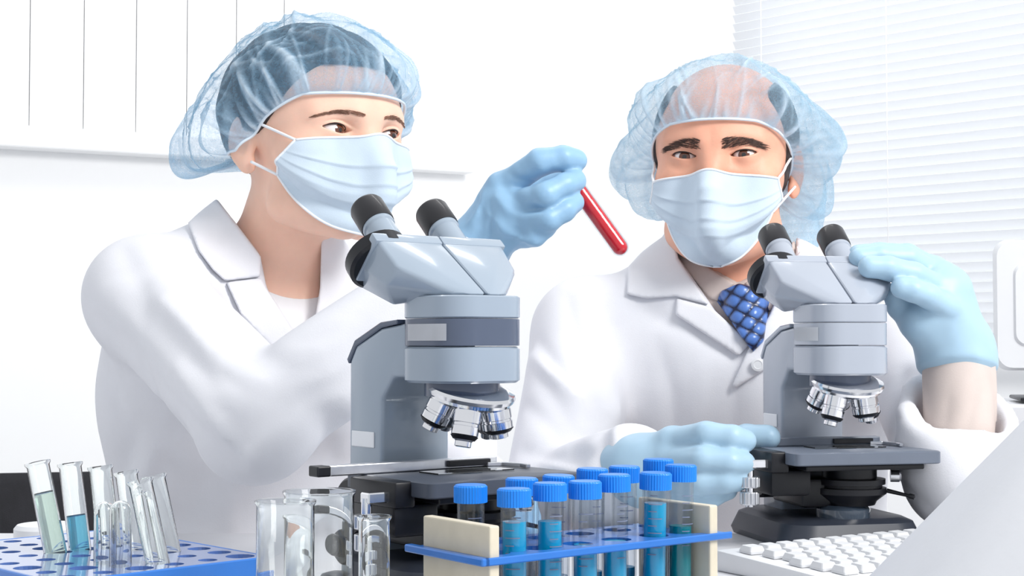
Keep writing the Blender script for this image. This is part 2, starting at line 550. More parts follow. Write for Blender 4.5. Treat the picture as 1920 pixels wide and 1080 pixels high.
def patch(name, poly, f, off, depth, y0, y1, m, parent, step=0.0022, bulge=None, rnd=0.003, attr=None):
    """a layer of cloth of real thickness lying on the surface f inside an outline"""
    lo, hi = bounds_px(poly, y0, y1)
    def g(Q):
        d = f(Q)
        o = off if bulge is None else off + bulge(Q)
        d2 = np.maximum(d - o, -(d + depth))
        d2 = smax(d2, wedge(Q, poly), rnd)
        return np.maximum(d2, np.maximum(Q[:, 1] - y1, y0 - Q[:, 1]))
    V, F = mesh_sdf(g, np.arange(lo[0], hi[0], step), np.arange(y0 - .004, y1 + .004, step), np.arange(lo[2], hi[2], step))
    V, F = biggest(V, F)
    V = smooth_mesh(V, F, 2)
    return np_obj(name, V, F, m, parent, None if attr is None else {'weave': attr(V)})
# ------------------------------------------------------------------ the room
def struct(name, bm, m, smooth=None):
    return tag(bm_obj(name, bm, m, None, smooth), kind='structure')
bm = bmesh.new(); box(bm, (-3.2, -1.5, -0.06), (3.2, 4.6, 0.0)); struct('floor', bm, M['floor'])

def wall_frame(p0, d):
    """matrix: x runs along the wall, y into the wall (away from the room), z up"""
    d = Vector((d[0], d[1], 0)).normalized()
    n = Vector((0, 0, 1)).cross(d)
    return Matrix(((d.x, n.x, 0, p0[0]), (d.y, n.y, 0, p0[1]), (0, 0, 1, 0), (0, 0, 0, 1)))
A0 = P(0, 238, 3.0)
WL = wall_frame((A0[0], A0[1]), (0.89, 0.454))
sillz = A0[2]
def along(WM, px, py=540):
    """distance along a wall line where a pixel column meets it"""
    o = WM.translation; d = WM.to_3x3() @ Vector((1, 0, 0))
    k = (px - 960) / FPX / cP
    return (k * o.y - o.x) / (d.x - k * d.y)
wl_end = along(WL, 690); sill_end = along(WL, 872)
bm = bmesh.new()
box(bm, (-1.6, 0.0, 0), (1.25, 0.1, sillz - 0.045), mx=WL)
box(bm, (wl_end, 0.0, sillz - 0.045), (1.25, 0.1, 2.4), mx=WL)
struct('wall_back', bm, M['wall'])
bm = bmesh.new()
box(bm, (-1.6, 0.008, sillz - 0.045), (wl_end, 0.095, 2.4), mx=WL)
struct('window_1', bm, M['trim'])
bm = bmesh.new()
box(bm, (-1.6, -0.05, sillz - 0.045), (sill_end, 0.07, sillz), 0.004, mx=WL)
struct('trim_1', bm, M['trim'])
vb = empty('vertical_blind', label='white vertical window blind of wide vanes above the sill on the left', cat='blind',
           loc=WL @ Vector((0, 0.003, sillz + 0.004)))
x0 = along(WL, 51)
vw = 0.108
vanes_me = None
for k in range(-4, 11):
    a = x0 + k * vw
    if a + vw > wl_end: break
    bm = bmesh.new()
    box(bm, (a + 0.0009, 0.0012, sillz + 0.004), (a + vw - 0.0009, 0.0042, 2.3), 0.0006, 1, mx=WL)
    world_parent(bm_obj('vane', bm, M['trim']), vb)

R0 = P(1920, 540, 2.6)
WR = wall_frame((R0[0], R0[1]), (0.714, -0.70))     # x towards the camera side
wr_win = along(WR, 1392)
bm = bmesh.new()
box(bm, (-1.45, 0.0, 0), (wr_win, 0.1, 2.4), mx=WR)
box(bm, (wr_win, 0.0, 0), (1.0, 0.1, 0.9), mx=WR)
struct('wall_right', bm, M['wall'])
bm = bmesh.new()
for a in (wr_win + 0.0, wr_win + 0.95, 0.94):
    box(bm, (a, 0.03, 0.9), (a + 0.05, 0.09, 2.4), 0.004, mx=WR)
box(bm, (wr_win, 0.03, 0.9), (0.99, 0.09, 0.96), 0.004, mx=WR)
struct('window_2', bm, M['trim'])
hb = empty('venetian_blind', label='white venetian blind with narrow tilted slats on the right wall', cat='blind',
           loc=WR @ Vector((0, -0.03, 0.9)))
sp = 0.0178
sl = bmesh.new()
L0, L1 = wr_win + 0.005, 0.9
box(sl, (L0, -0.0006, -0.0100), (L1, 0.0006, 0.0100))
slat_me = bpy.data.meshes.new('slat'); 
bmesh.ops.transform(sl, matrix=WR.to_3x3().to_4x4() @ Matrix.Rotation(math.radians(36), 4, 'X'), verts=sl.verts)
sl.to_mesh(slat_me); sl.free(); slat_me.materials.append(M['slat'])
p0 = WR @ Vector((0, -0.03, 0))
for k in range(48):
    o = bpy.data.objects.new('slat', slat_me); COL.objects.link(o)
    o.location = (p0.x, p0.y, 0.935 + k * sp)
    world_parent(o, hb)
bm = bmesh.new(); box(bm, (L0, -0.042, 0.905), (L1, -0.018, 0.921), 0.003, mx=WR)
world_parent(bm_obj('bottom_rail', bm, M['trim']), hb)
bm = bmesh.new(); box(bm, (L0, -0.045, 0.935 + 48 * sp), (L1, -0.015, 0.965 + 48 * sp), 0.003, mx=WR)
world_parent(bm_obj('head_rail', bm, M['trim']), hb)
for px in (1455, 1690):
    a = along(WR, px)
    V, F = tube_mesh([np.array(WR @ Vector((a, -0.046, 0.91))), np.array(WR @ Vector((a, -0.046, 1.4))), np.array(WR @ Vector((a, -0.046, 1.8)))], 0.0009, 6)
    np_obj('ladder_cord', V, F, M['trim'], hb)

# ------------------------------------------------------------------ the table
tb = empty('lab_table', (0.05, 1.0, 0), label='long white laminate laboratory table carrying the microscopes and racks', cat='table')
bm = bmesh.new(); box(bm, (-1.1, -0.6, TABLE - 0.03), (1.15, 0.53, TABLE), 0.004); bm_obj('table_top', bm, M['table'], tb)
for sx in (-1.05, 1.1):
    for sy in (-0.55, 0.48):
        bm = bmesh.new(); box(bm, (sx - 0.025, sy - 0.025, 0), (sx + 0.025, sy + 0.025, TABLE - 0.03), 0.003); bm_obj('leg', bm, M['steel'], tb)

# ------------------------------------------------------------------ microscopes
def rrect(hx, hy, r, n=8, cy=0.0):
    out = []
    for cx_, cy_, a0 in ((hx - r, hy - r, 0), (-hx + r, hy - r, 90), (-hx + r, -hy + r, 180), (hx - r, -hy + r, 270)):
        for i in range(n + 1):
            a = math.radians(a0 + 90 * i / n)
            out.append((cx_ + r * math.cos(a), cy + cy_ + r * math.sin(a)))
    return out
def loft(bm, rings):
    """rings: list of (outline, z), capped"""
    R = [[bm.verts.new((x, y, z)) for x, y in o] for o, z in rings]
    n = len(R[0])
    for a, b in zip(R, R[1:]):
        for i in range(n):
            j = (i + 1) % n
            bm.faces.new((a[i], a[j], b[j], b[i]))
    bm.faces.new(R[0][::-1]); bm.faces.new(R[-1])
def tier(bm, z0, z1, hx, hy, r, cy, e=0.0015):
    loft(bm, [(rrect(hx - e, hy - e, r, 8, cy), z0), (rrect(hx, hy, r, 8, cy), z0 + e), (rrect(hx, hy, r, 8, cy), z1 - e), (rrect(hx - e, hy - e, r, 8, cy), z1)])

M['basegrey'] = mat('dark base enamel', srgb(48, 53, 64), 0.35, var=0.05)
M['rackshade'] = mat('navy plastic', srgb(34, 46, 92), 0.3, var=0.05)  # shade inside the rack holes, painted as a dark lower plate
def microscope(name, loc, rz, label, kind):
    paint = M['enamel'] if kind == 1 else M['enamel_m']
    t = empty(name, loc, rz, label, 'microscope', 'binocular microscopes on the table')
    # base
    bm = bmesh.new()
    loft(bm, [(rrect(0.072, 0.083, 0.03, 8, 0.045), 0.0), (rrect(0.074, 0.085, 0.03, 8, 0.045), 0.006), (rrect(0.068, 0.079, 0.03, 8, 0.045), 0.022), (rrect(0.06, 0.071, 0.028, 8, 0.045), 0.026)])
    bm_obj('base', bm, M['basegrey'], t, 30)
    bm = bmesh.new(); lathe(bm, [(0, 0.024), (0.026, 0.024), (0.026, 0.034), (0.022, 0.038), (0.02, 0.036), (0, 0.036)], 40, T((0, 0, 0)))
    bm_obj('field_lens', bm, M['lens'], t, 30)
    # arm
    prof = [(0.068, 0.02), (0.118, 0.02), (0.118, 0.178), (0.108, 0.192), (0.07, 0.206), (0.03, 0.21), (0.03, 0.166), (0.052, 0.166), (0.068, 0.148)]
    bm = bmesh.new(); prism(bm, prof, -0.034, 0.034, 'yz', 0.004, 3); bm_obj('arm', bm, paint, t, 30)
    bm = bmesh.new(); prism(bm, [(0.1185, 0.176), (0.121, 0.18), (0.109, 0.196), (0.07, 0.2105), (0.045, 0.2125), (0.045, 0.209), (0.069, 0.206), (0.107, 0.191)], -0.0345, 0.0345, 'yz', 0.0008, 1)
    bm_obj('arm_cover', bm, M['slate'] if kind == 1 else paint, t, 30)
    bm = bmesh.new(); box(bm, (-0.0352, 0.078, 0.078 + 0.03), (-0.0338, 0.112, 0.098 + 0.023), 0.0006, 1); bm_obj('label_plate', bm, M['label'], t)
    # focus knobs on both sides of the arm foot
    for s in (-1, 1):
        bm = bmesh.new()
        lathe(bm, [(0, 0), (0.024, 0), (0.024, 0.014), (0.022, 0.016), (0.014, 0.016), (0.014, 0.028), (0.012, 0.03), (0, 0.03)], 32, axis_mx((s * 0.034, 0.092, 0.06), (s * 0.1, 0.092, 0.06)))
        bm_obj('focus_knob', bm, M['black'], t, 30)
    # body block in tiers
    bm = bmesh.new(); tier(bm, 0.1625, 0.191, 0.0395, 0.041, 0.026, 0.004, 0.002); bm_obj('nose_housing', bm, paint, t, 30)
    bm = bmesh.new(); tier(bm, 0.1915, 0.2125, 0.0393, 0.0408, 0.026, 0.004, 0.0004); mid = bm_obj('middle_band', bm, M['slate'] if kind == 1 else paint, t, 30)
    bm = bmesh.new(); tier(bm, 0.213, 0.2305, 0.0395, 0.041, 0.026, 0.004, 0.001); bm_obj('upper_ring', bm, paint, t, 30)
    lab = rrect(0.0394, 0.0409, 0.026, 14, 0.004)
    pts = [p for p in lab if p[0] < -0.025 and p[1] < 0.022]
    pts.sort(key=lambda p: -p[1])
    pts = pts[:max(4, int(len(pts) * 0.72))]
    bm = bmesh.new()
    c = Vector((-0.0134, -0.011))
    lo, hi = [], []
    for x, y in pts:
        d = (Vector((x, y)) - c).normalized() * 0.0006
        lo.append(bm.verts.new((x + d.x, y + d.y, 0.1955))); hi.append(bm.verts.new((x + d.x, y + d.y, 0.2085)))
    for i in range(len(lo) - 1):
        bm.faces.new((lo[i], lo[i + 1], hi[i + 1], hi[i]))
    bmesh.ops.solidify(bm, geom=bm.faces[:], thickness=0.0008)
    bm_obj('label_plate', bm, M['label'], t, 40)
    # binocular head: two prism housings that swing on the centre
    e = Vector((0, math.cos(math.radians(43)), math.sin(math.radians(43))))
    nrm = Vector((0, -math.sin(math.radians(43)), math.cos(math.radians(43))))
    C = Vector((0, 0.048, 0.263))
    for s in (-1, 1):
        bm = bmesh.new()
        pts = []
        for i in range(9):
            a = math.pi * (i / 8) - math.pi / 2
            pts.append((s * 0.036 * math.cos(a) + s * 0.0006, 0.034 * math.sin(a) + 0.004, 0.2312))
        for x, h in ((0.0006, 0.019), (0.062, 0.019), (0.064, -0.010), (0.052, -0.034), (0.0006, -0.036)):
            q = C + nrm * h + Vector((s * x, 0, 0)); pts.append(q)
        for x, h in ((0.0006, 0.019), (0.058, 0.019), (0.060, 0.0), (0.046, -0.02)):
            q = C + nrm * h - e * 0.036 + Vector((s * x, 0, 0)); pts.append(q)
        hull(bm, pts, 0.0035, 3)
        bm_obj('prism_housing', bm, paint, t, 25)
    # cover plate over the tube end of the head
    bm = bmesh.new()
    box(bm, (-0.064, -0.0225, -0.007), (0.0, 0.0205, 0.003), 0.0015, 2)
    box(bm, (0.0006, -0.0225, -0.007), (0.064, 0.0205, 0.003), 0.0015, 2)
    mx = Matrix.Translation(C + e * 0.001) @ Matrix((Vector((1, 0, 0)), nrm, e)).transposed().to_4x4()
    bmesh.ops.transform(bm, matrix=mx, verts=bm.verts)
    bm_obj('cover_plate', bm, paint, t, 30)
    # dark interpupillary dial behind the left housing, small pivot on the right
    for s, rr, px_, h0, d0, d1 in ((-1, 0.027, 0.046, -0.006, -0.004, 0.010), (1, 0.008, 0.0585, 0.008, -0.012, 0.006)):
        bm = bmesh.new()
        o_ = C + nrm * h0 + Vector((s * px_, 0, 0))
        lathe(bm, [(0, d0), (rr * 0.9, d0), (rr, d0 + 0.002), (rr, d1 - 0.002), (rr * 0.9, d1), (0, d1)], 40, axis_mx(o_, o_ + e))
        bm_obj('side_dial', bm, M['black'], t, 30)
    # eyepieces
    for s in (-1, 1):
        p = C + Vector((s * 0.0325, 0, 0)) + e * 0.002
        bm = bmesh.new()
        lathe(bm, [(0, 0), (0.0145, 0), (0.0145, 0.003), (0.0128, 0.005), (0.0126, 0.032), (0.0138, 0.0335), (0.0138, 0.037), (0, 0.037)], 40, axis_mx(p, p + e))
        tu = bm_obj('eyepiece_tube', bm, paint, t, 30)
        bm = bmesh.new()
        lathe(bm, [(0, 0.0365), (0.0144, 0.0365), (0.0148, 0.039), (0.0148, 0.059), (0.0138, 0.0615), (0.0105, 0.0615), (0.0098, 0.057), (0, 0.057)], 40, axis_mx(p, p + e))
        bm_obj('eyecup', bm, M['blackrub'], tu, 30)
    # nosepiece, tilted, with its objectives
    ax = Vector((0.0, 0.26, -1)).normalized()
    Nc = Vector((0.004, -0.004, 0.1585))
    bm = bmesh.new()
    lathe(bm, [(0, 0.004), (0.03, 0.004), (0.03, -0.006), (0, -0.006)], 36, T((0, 0.004, 0.158)))
    bm_obj('nosepiece_mount', bm, M['slate'], t, 30)
    bm = bmesh.new()
    lathe(bm, [(0, -0.002), (0.027, -0.002), (0.0345, 0.001), (0.0355, 0.0035), (0.0345, 0.0065), (0.0325, 0.0072), (0.0325, 0.0095), (0.029, 0.012), (0.02, 0.0155), (0, 0.0165)], 48, axis_mx(Nc, Nc + ax))
    nose = bm_obj('nosepiece', bm, M['chrome'], t, 30)
    side = Vector((1, 0, 0)); oth = ax.cross(side).normalized()
    lens_kinds = [(0.026, 0.0122), (0.032, 0.0108), (0.028, 0.0112), (0.034, 0.0115), (0.036, 0.0102)]
    for k in range(5):
        a = math.radians(72 * k + (56 if kind == 1 else 67))
        d0 = side * math.cos(a) + oth * math.sin(a)
        od = (ax + d0 * 0.33).normalized()
        q = Nc + ax * 0.0095 + d0 * 0.0205
        L, r = lens_kinds[k]
        bm = bmesh.new()
        lathe(bm, [(0, -0.002), (r * 0.92, -0.002), (r * 0.92, 0.003), (r, 0.004), (r, L * 0.42), (r * 0.94, L * 0.44), (r * 0.94, L * 0.50), (r, L * 0.52), (r * 0.98, L * 0.72), (r * 0.66, L * 0.86), (r * 0.6, L * 0.88), (r * 0.6, L), (r * 0.5, L * 1.02), (0, L * 1.02)], 28, axis_mx(q, q + od))
        ob = bm_obj('objective', bm, M['chrome'], t, 30)
        bm = bmesh.new()
        lathe(bm, [(r * 0.985, L * 0.74), (r * 0.985 + 0.0004, L * 0.745), (r * 0.80, L * 0.84), (r * 0.78, L * 0.838), (r * 0.985, L * 0.74)], 28, axis_mx(q, q + od))
        bm_obj('objective_collar', bm, M['black'], ob, 30)
    # stage
    zs = 0.092
    sm = M['dgrey'] if kind == 1 else M['stage_m']
    bm = bmesh.new()
    loft(bm, [(rrect(0.073, 0.058, 0.006, 4, 0.0), zs - 0.012), (rrect(0.074, 0.059, 0.006, 4, 0.0), zs - 0.011), (rrect(0.074, 0.059, 0.006, 4, 0.0), zs - 0.001), (rrect(0.0725, 0.0575, 0.006, 4, 0.0), zs)])
    bm_obj('stage', bm, sm, t, 30)
    bm = bmesh.new(); lathe(bm, [(0, zs + 0.0004), (0.014, zs + 0.0004), (0.014, zs - 0.002), (0, zs - 0.002)], 28); bm_obj('stage_aperture', bm, M['lens'], t)
    # lower stage plate
    bm = bmesh.new(); box(bm, (-0.06, -0.05, zs - 0.0175), (0.06, 0.05, zs - 0.0125), 0.001, 1); bm_obj('lower_stage_plate', bm, M['black'], t)
    # slide carrier bar, clip and slide
    bm = bmesh.new(); xb = -0.105 if kind == 1 else -0.062
    bm = bmesh.new(); box(bm, (xb, 0.030, zs + 0.0002), (0.055, 0.040, zs + 0.0085), 0.001, 2)
    cb = bm_obj('slide_carrier', bm, M['steel'] if kind == 1 else M['stage_m'], t)
    bm = bmesh.new(); box(bm, (xb - 0.012, 0.028, zs + 0.0003), (xb, 0.042, zs + 0.0085), 0.0012, 2); bm_obj('end_cap', bm, M['black'], cb)
    bm = bmesh.new(); box(bm, (0.004, 0.0265, zs + 0.002), (0.046, 0.0305, zs + 0.007), 0.0006, 1); bm_obj('vernier_scale', bm, M['black'], cb)
    bm = bmesh.new(); prism(bm, [(0.044, 0.031), (0.058, 0.026), (0.064, 0.004), (0.060, -0.008), (0.057, -0.006), (0.059, 0.004), (0.053, 0.022), (0.042, 0.026)], zs + 0.0006, zs + 0.004, 'xy', 0.0006, 1)
    bm_obj('slide_clip', bm, M['steel'], cb)
    bm = bmesh.new(); box(bm, (-0.034, -0.012, zs + 0.0005), (0.040, 0.014, zs + 0.0016)); bm_obj('glass_slide', bm, M['glass'], t)
    # drive block hanging under the left of the stage, with twin coaxial knobs
    bm = bmesh.new(); box(bm, (-0.086, -0.03, zs - 0.042), (-0.046, 0.03, zs - 0.018), 0.003, 2); box(bm, (-0.088, -0.034, zs - 0.02), (-0.070, 0.03, zs - 0.0005), 0.002, 2)
    bm_obj('stage_drive_block', bm, M['black'], t, 30)
    for r, z0, z1 in ((0.010, zs - 0.034, zs - 0.024), (0.0092, zs - 0.050, zs - 0.038)):
        bm = bmesh.new()
        n = 36
        for i in range(n):
            pass
        lathe(bm, [(0, z0), (r * 0.92, z0), (r, z0 + 0.001), (r, z1 - 0.001), (r * 0.92, z1), (0, z1)], 36, T((-0.104, -0.02, 0)))
        for v in bm.verts:
            q = Vector((v.co.x + 0.104, v.co.y + 0.02))
            if q.length > r * 0.97:
                k = round(math.atan2(q.y, q.x) / (2 * math.pi) * 36)
                if k % 2: v.co.x -= q.x * 0.06; v.co.y -= q.y * 0.06
        bm_obj('stage_knob', bm, M['steel'], t)
    bm = bmesh.new(); lathe(bm, [(0, zs - 0.052), (0.004, zs - 0.052), (0.004, zs - 0.012), (0, zs - 0.012)], 16, T((-0.104, -0.02, 0))); box(bm, (-0.106, -0.026, zs - 0.016), (-0.08, -0.014, zs - 0.008), 0.001, 1)
    bm_obj('knob_spindle', bm, M['chrome'], t, 30)
    # condenser under the stage
    bm = bmesh.new()
    lathe(bm, [(0, zs - 0.018), (0.026, zs - 0.018), (0.026, zs - 0.028), (0.034, zs - 0.029), (0.034, zs - 0.034), (0.031, zs - 0.0345), (0.031, zs - 0.037), (0.035, zs - 0.0375), (0.035, zs - 0.043), (0.026, zs - 0.05), (0.024, zs - 0.054), (0, zs - 0.054)], 40, T((0.006, -0.002, 0)))
    co = bm_obj('condenser', bm, M['black'], t, 30)
    bm = bmesh.new(); lathe(bm, [(0, 0), (0.0022, 0), (0.0016, 0.02), (0.0026, 0.022), (0.0026, 0.026), (0, 0.027)], 12, axis_mx((0.036, -0.02, zs - 0.040), (0.06, -0.034, zs - 0.046)))
    bm_obj('iris_lever', bm, M['black'], co, 30)
    bm = bmesh.new(); lathe(bm, [(0, 0), (0.006, 0), (0.006, 0.008), (0.004, 0.010), (0, 0.010)], 16, axis_mx((0.04, -0.02, zs - 0.026), (0.06, -0.028, zs - 0.026)))
    bm_obj('centring_screw', bm, M['chrome'], co, 30)
    bm = bmesh.new(); box(bm, (-0.046, -0.01, zs - 0.056), (0.03, 0.066, zs - 0.028), 0.004, 2)
    bm_obj('condenser_carrier', bm, M['black'], t, 30)
    return t
S1 = P(872, 640, 1.18); S2 = P(1578, 640, 1.45)
microscope('microscope', (S1[0], S1[1], TABLE), math.radians(38), 'blue-grey binocular microscope with a dark slate band, nearer of the two', 1)
microscope('microscope', (S2[0], S2[1], TABLE), math.radians(13), 'light grey binocular microscope without a dark band, held by two gloved hands', 2)

# ------------------------------------------------------------------ racks
def holed_plate(bm, nu, nv, su, sv, r, z0, z1, n=16, skip=None):
    """plate of nu x nv cells from (0,0), each with a round hole"""
    for i in range(nu):
        for j in range(nv):
            cu, cv = (i + 0.5) * su, (j + 0.5) * sv
            rings = {}
            for z in (z0, z1):
                ci, sq = [], []
                for k in range(n):
                    a = 2 * math.pi * k / n + math.pi / 4
                    c, s = math.cos(a), math.sin(a)
                    m_ = max(abs(c), abs(s))
                    rr = r[i][j] if isinstance(r, list) else r
                    ci.append(bm.verts.new((cu + rr * c, cv + rr * s, z)))
                    sq.append(bm.verts.new((cu + su / 2 * c / m_, cv + sv / 2 * s / m_, z)))
                rings[z] = (ci, sq)
                for k in range(n):
                    l = (k + 1) % n
                    bm.faces.new((ci[k], ci[l], sq[l], sq[k]))
            for k in range(n):
                l = (k + 1) % n
                bm.faces.new((rings[z0][0][k], rings[z0][0][l], rings[z1][0][l], rings[z1][0][k]))
                a, b = rings[z0][1][k].co, rings[z0][1][l].co
                for ax_, lim in ((0, nu * su), (1, nv * sv)):
                    if (abs(a[ax_]) < 1e-6 and abs(b[ax_]) < 1e-6) or (abs(a[ax_] - lim) < 1e-6 and abs(b[ax_] - lim) < 1e-6):
                        bm.faces.new((rings[z0][1][k], rings[z0][1][l], rings[z1][1][l], rings[z1][1][k]))
    bmesh.ops.remove_doubles(bm, verts=bm.verts, dist=1e-5)

# rack of capped tubes: near corner, long and short directions
K0 = onz(920, 1047, TABLE + 0.058); K1 = onz(1362, 998, TABLE + 0.058)
U = Vector((K1[0] - K0[0], K1[1] - K0[1], 0)); LEN = U.length; U.normalize()
ang = math.atan2(U.y, U.x)
WID = 0.078
rk = empty('tube_rack', (K0[0], K0[1], TABLE), ang, 'small rack of cream end panels and blue plates holding capped tubes', 'tube rack')
PZ = 0.058
nu, nv = 6, 2
su, sv = LEN / nu, WID / nv
for z, nm in ((PZ, 'upper_plate'), (0.014, 'lower_plate')):
    bm = bmesh.new(); holed_plate(bm, nu, nv, su, sv, 0.0106, z - 0.004, z)
    bm_obj(nm, bm, M['rackblue'], rk)
for u0 in (0.0, LEN - 0.016):
    bm = bmesh.new(); box(bm, (u0, 0.0005 if u0 else 0.001, 0.0), (u0 + 0.008, WID - 0.002, 0.078), 0.0012, 2)
    bm_obj('end_panel', bm, M['cream'], rk)
# front rim of the upper plate
bm = bmesh.new(); box(bm, (-0.006, -0.0025, PZ - 0.0045), (LEN + 0.004, 0.0, PZ + 0.0005), 0.0008, 1); box(bm, (-0.0085, -0.0025, PZ - 0.0045), (-0.006 + 0.004, WID + 0.008, PZ + 0.0005), 0.0008, 1)
bm_obj('plate_rim', bm, M['rackblue'], rk)

def conical_tube(label, loc, ztop, fill, liquid, lean=(0, 0)):
    """15 ml tube: plastic body, ribbed cap, graduations, liquid"""
    t = empty('capped_tube', loc, random.uniform(0, 6), label, 'tube', 'blue-capped tubes in the rack')
    t.rotation_euler = (lean[0], lean[1], 0)
    H = ztop - loc[2]
    r = 0.0092
    bm = bmesh.new()
    hb_ = H - 0.004
    out = [(0, 0), (0.0022, 0.0), (0.0035, 0.001), (r - 0.0004, 0.021), (r, 0.023), (r, hb_)]
    inn = [(r - 0.001, hb_), (r - 0.001, 0.0235), (0.0028, 0.003), (0, 0.002)]
    lathe(bm, out + inn, 28); bm_obj('tube_body', bm, M['tubeplastic'], t, 40)
    bm = bmesh.new()
    n = 72; cr = 0.0114; ch = 0.0118
    for i in range(n):
        pass
    lathe(bm, [(0, H), (cr - 0.0012, H), (cr, H - 0.0012), (cr, H - ch), (cr - 0.0008, H - ch), (r + 0.0004, H - ch), (r + 0.0004, H - 0.002), (0, H - 0.002)], n)
    for v in bm.verts:
        q = Vector((v.co.x, v.co.y))
        if q.length > cr * 0.985 and v.co.z < H - 0.0008:
            k = round(math.atan2(q.y, q.x) / (2 * math.pi) * n)
            if k % 2: v.co.x *= 0.965; v.co.y *= 0.965
    bm_obj('screw_cap', bm, M['capblue'], t)
    if fill > 0.02:
        ri = r - 0.0013
        bm = bmesh.new(); lathe(bm, [(0, 0.0035), (0.0022, 0.0042), (ri, 0.0238), (ri, fill), (0, fill)], 24)
        bm_obj('liquid', bm, liquid, t, 40)
    bm = bmesh.new()                                            # printed graduations
    for k in range(8):
        z = H - 0.022 - k * 0.005
        w = 1.0 if k % 2 == 0 else 0.6
        for s in range(7):
            a0 = -1.9 + 0.12 * s * w * 1.3; a1 = a0 + 0.12 * w * 1.3
            rr = r + 0.0001
            q = [bm.verts.new((rr * math.cos(a), rr * math.sin(a), zz)) for a, zz in ((a0, z), (a1, z), (a1, z + 0.0007), (a0, z + 0.0007))]
            bm.faces.new(q)
    bm_obj('graduations', bm, M['print'], t)
    t.rotation_euler[2] = random.uniform(-0.5, 0.5)
    return t
random.seed(4)
def rack_at(px, v):
    """point in the rack's row v (across) under pixel column px"""
    o = Vector((K0[0], K0[1])) + Vector((-U.y, U.x)) * v
    k = (px - 960) / FPX / cP
    s = (k * o.y - o.x) / (U.x - k * U.y)
    return o + Vector((U.x, U.y)) * s
rows = [
    # px of cap, row, cap-top z above table, liquid height, liquid, label
    (965, 0, 0.0985, 0.076, 'cyan', 'blue-capped tube of cyan liquid in the near row beside the cream panel'),
    (1030, 0, 0.1005, 0.074, 'cyan', 'blue-capped tube of cyan liquid, second from the cream panel in the near row'),
    (1097, 0, 0.1000, 0.056, 'cyan', 'blue-capped tube of cyan liquid, third in the near row, filled up to the blue plate'),
    (1153, 0, 0.1030, 0.056, 'cyan', 'blue-capped tube of cyan liquid, fourth in the near row'),
    (1223, 0, 0.1025, 0.080, 'cyan', 'blue-capped tube with the highest cyan liquid, fifth in the near row'),
    (1272, 0, 0.1065, 0.062, 'teal', 'blue-capped tube of dark teal liquid at the far end of the near row'),
    (884, 1, 0.0985, 0.0, None, 'empty blue-capped tube standing alone behind the near cream panel'),
    (979, 1, 0.1005, 0.03, 'cyan', 'blue-capped tube half hidden behind the first near tube'),
    (1041, 1, 0.1010, 0.03, 'cyan', 'blue-capped tube half hidden behind the second near tube'),
    (1106, 1, 0.1040, 0.03, 'cyan', 'blue-capped tube half hidden behind the third near tube'),
    (1168, 1, 0.1040, 0.03, 'cyan', 'blue-capped tube half hidden behind the fourth near tube'),
    (1232, 1, 0.1075, 0.03, 'cyan', 'blue-capped tube half hidden behind the fifth near tube')]
for px, row, zt, fill, liq, lab in rows:
    q = rack_at(px, sv * (0.5 + row))
    base = 0.0
    conical_tube(lab, (q.x, q.y, TABLE + 0.001), TABLE + zt, fill, M[liq] if liq else None, (random.uniform(-.01, .01), random.uniform(-.01, .03)))

# large blue rack on the left with glass tubes
BR = onz(500, 1043, TABLE + 0.055); BB = onz(215, 992, TABLE + 0.055)
bu = Vector((BR[0] - BB[0], BR[1] - BB[1], 0)); bl = bu.length; bu.normalize()
bang = math.atan2(bu.y, bu.x)
# local x runs from the far corner to the right corner, y is negative towards the camera
bk = empty('tube_rack', (BB[0], BB[1], TABLE), bang, 'large glossy blue rack with round holes holding open glass tubes', 'tube rack')
cell = bl / 8
nr = 6
bm = bmesh.new()
rr_ = [[(0.0062 if (i * 7 + j * 3) % 5 else 0.0088) for j in range(nr)] for i in range(8)]
for i in range(8): rr_[i][nr - 1] = 0.0078
rr_[7][nr - 1] = 0.0095
holed_plate(bm, 8, nr, cell, cell, rr_, 0.0, 0.003, 20)
bmesh.ops.transform(bm, matrix=T((0, -nr * cell, 0.052)), verts=bm.verts)
bm_obj('top_plate', bm, M['racksheen'], bk)
bm = bmesh.new()
holed_plate(bm, 8, nr, cell, cell, 0.0055, 0.0, 0.003, 12)
bmesh.ops.transform(bm, matrix=T((0, -nr * cell, 0.012)), verts=bm.verts)
bm_obj('lower_plate', bm, M['rackshade'], bk)
bm = bmesh.new()
for a, b in (((-0.003, -nr * cell - 0.003), (bl + 0.003, -nr * cell)), ((-0.003, 0), (bl + 0.003, 0.003)), ((-0.003, -nr * cell), (0, 0)), ((bl, -nr * cell), (bl + 0.003, 0))):
    box(bm, (a[0], a[1], 0.043), (b[0], b[1], 0.0552), 0.0008, 1)
bm_obj('plate_rim', bm, M['rackblue'], bk)
for u in (-0.002, bl - 0.004):
    for v in (-nr * cell - 0.002, -0.004):
        bm = bmesh.new(); box(bm, (u, v, 0), (u + 0.006, v + 0.006, 0.045), 0.001, 1); bm_obj('post', bm, M['rackblue'], bk)

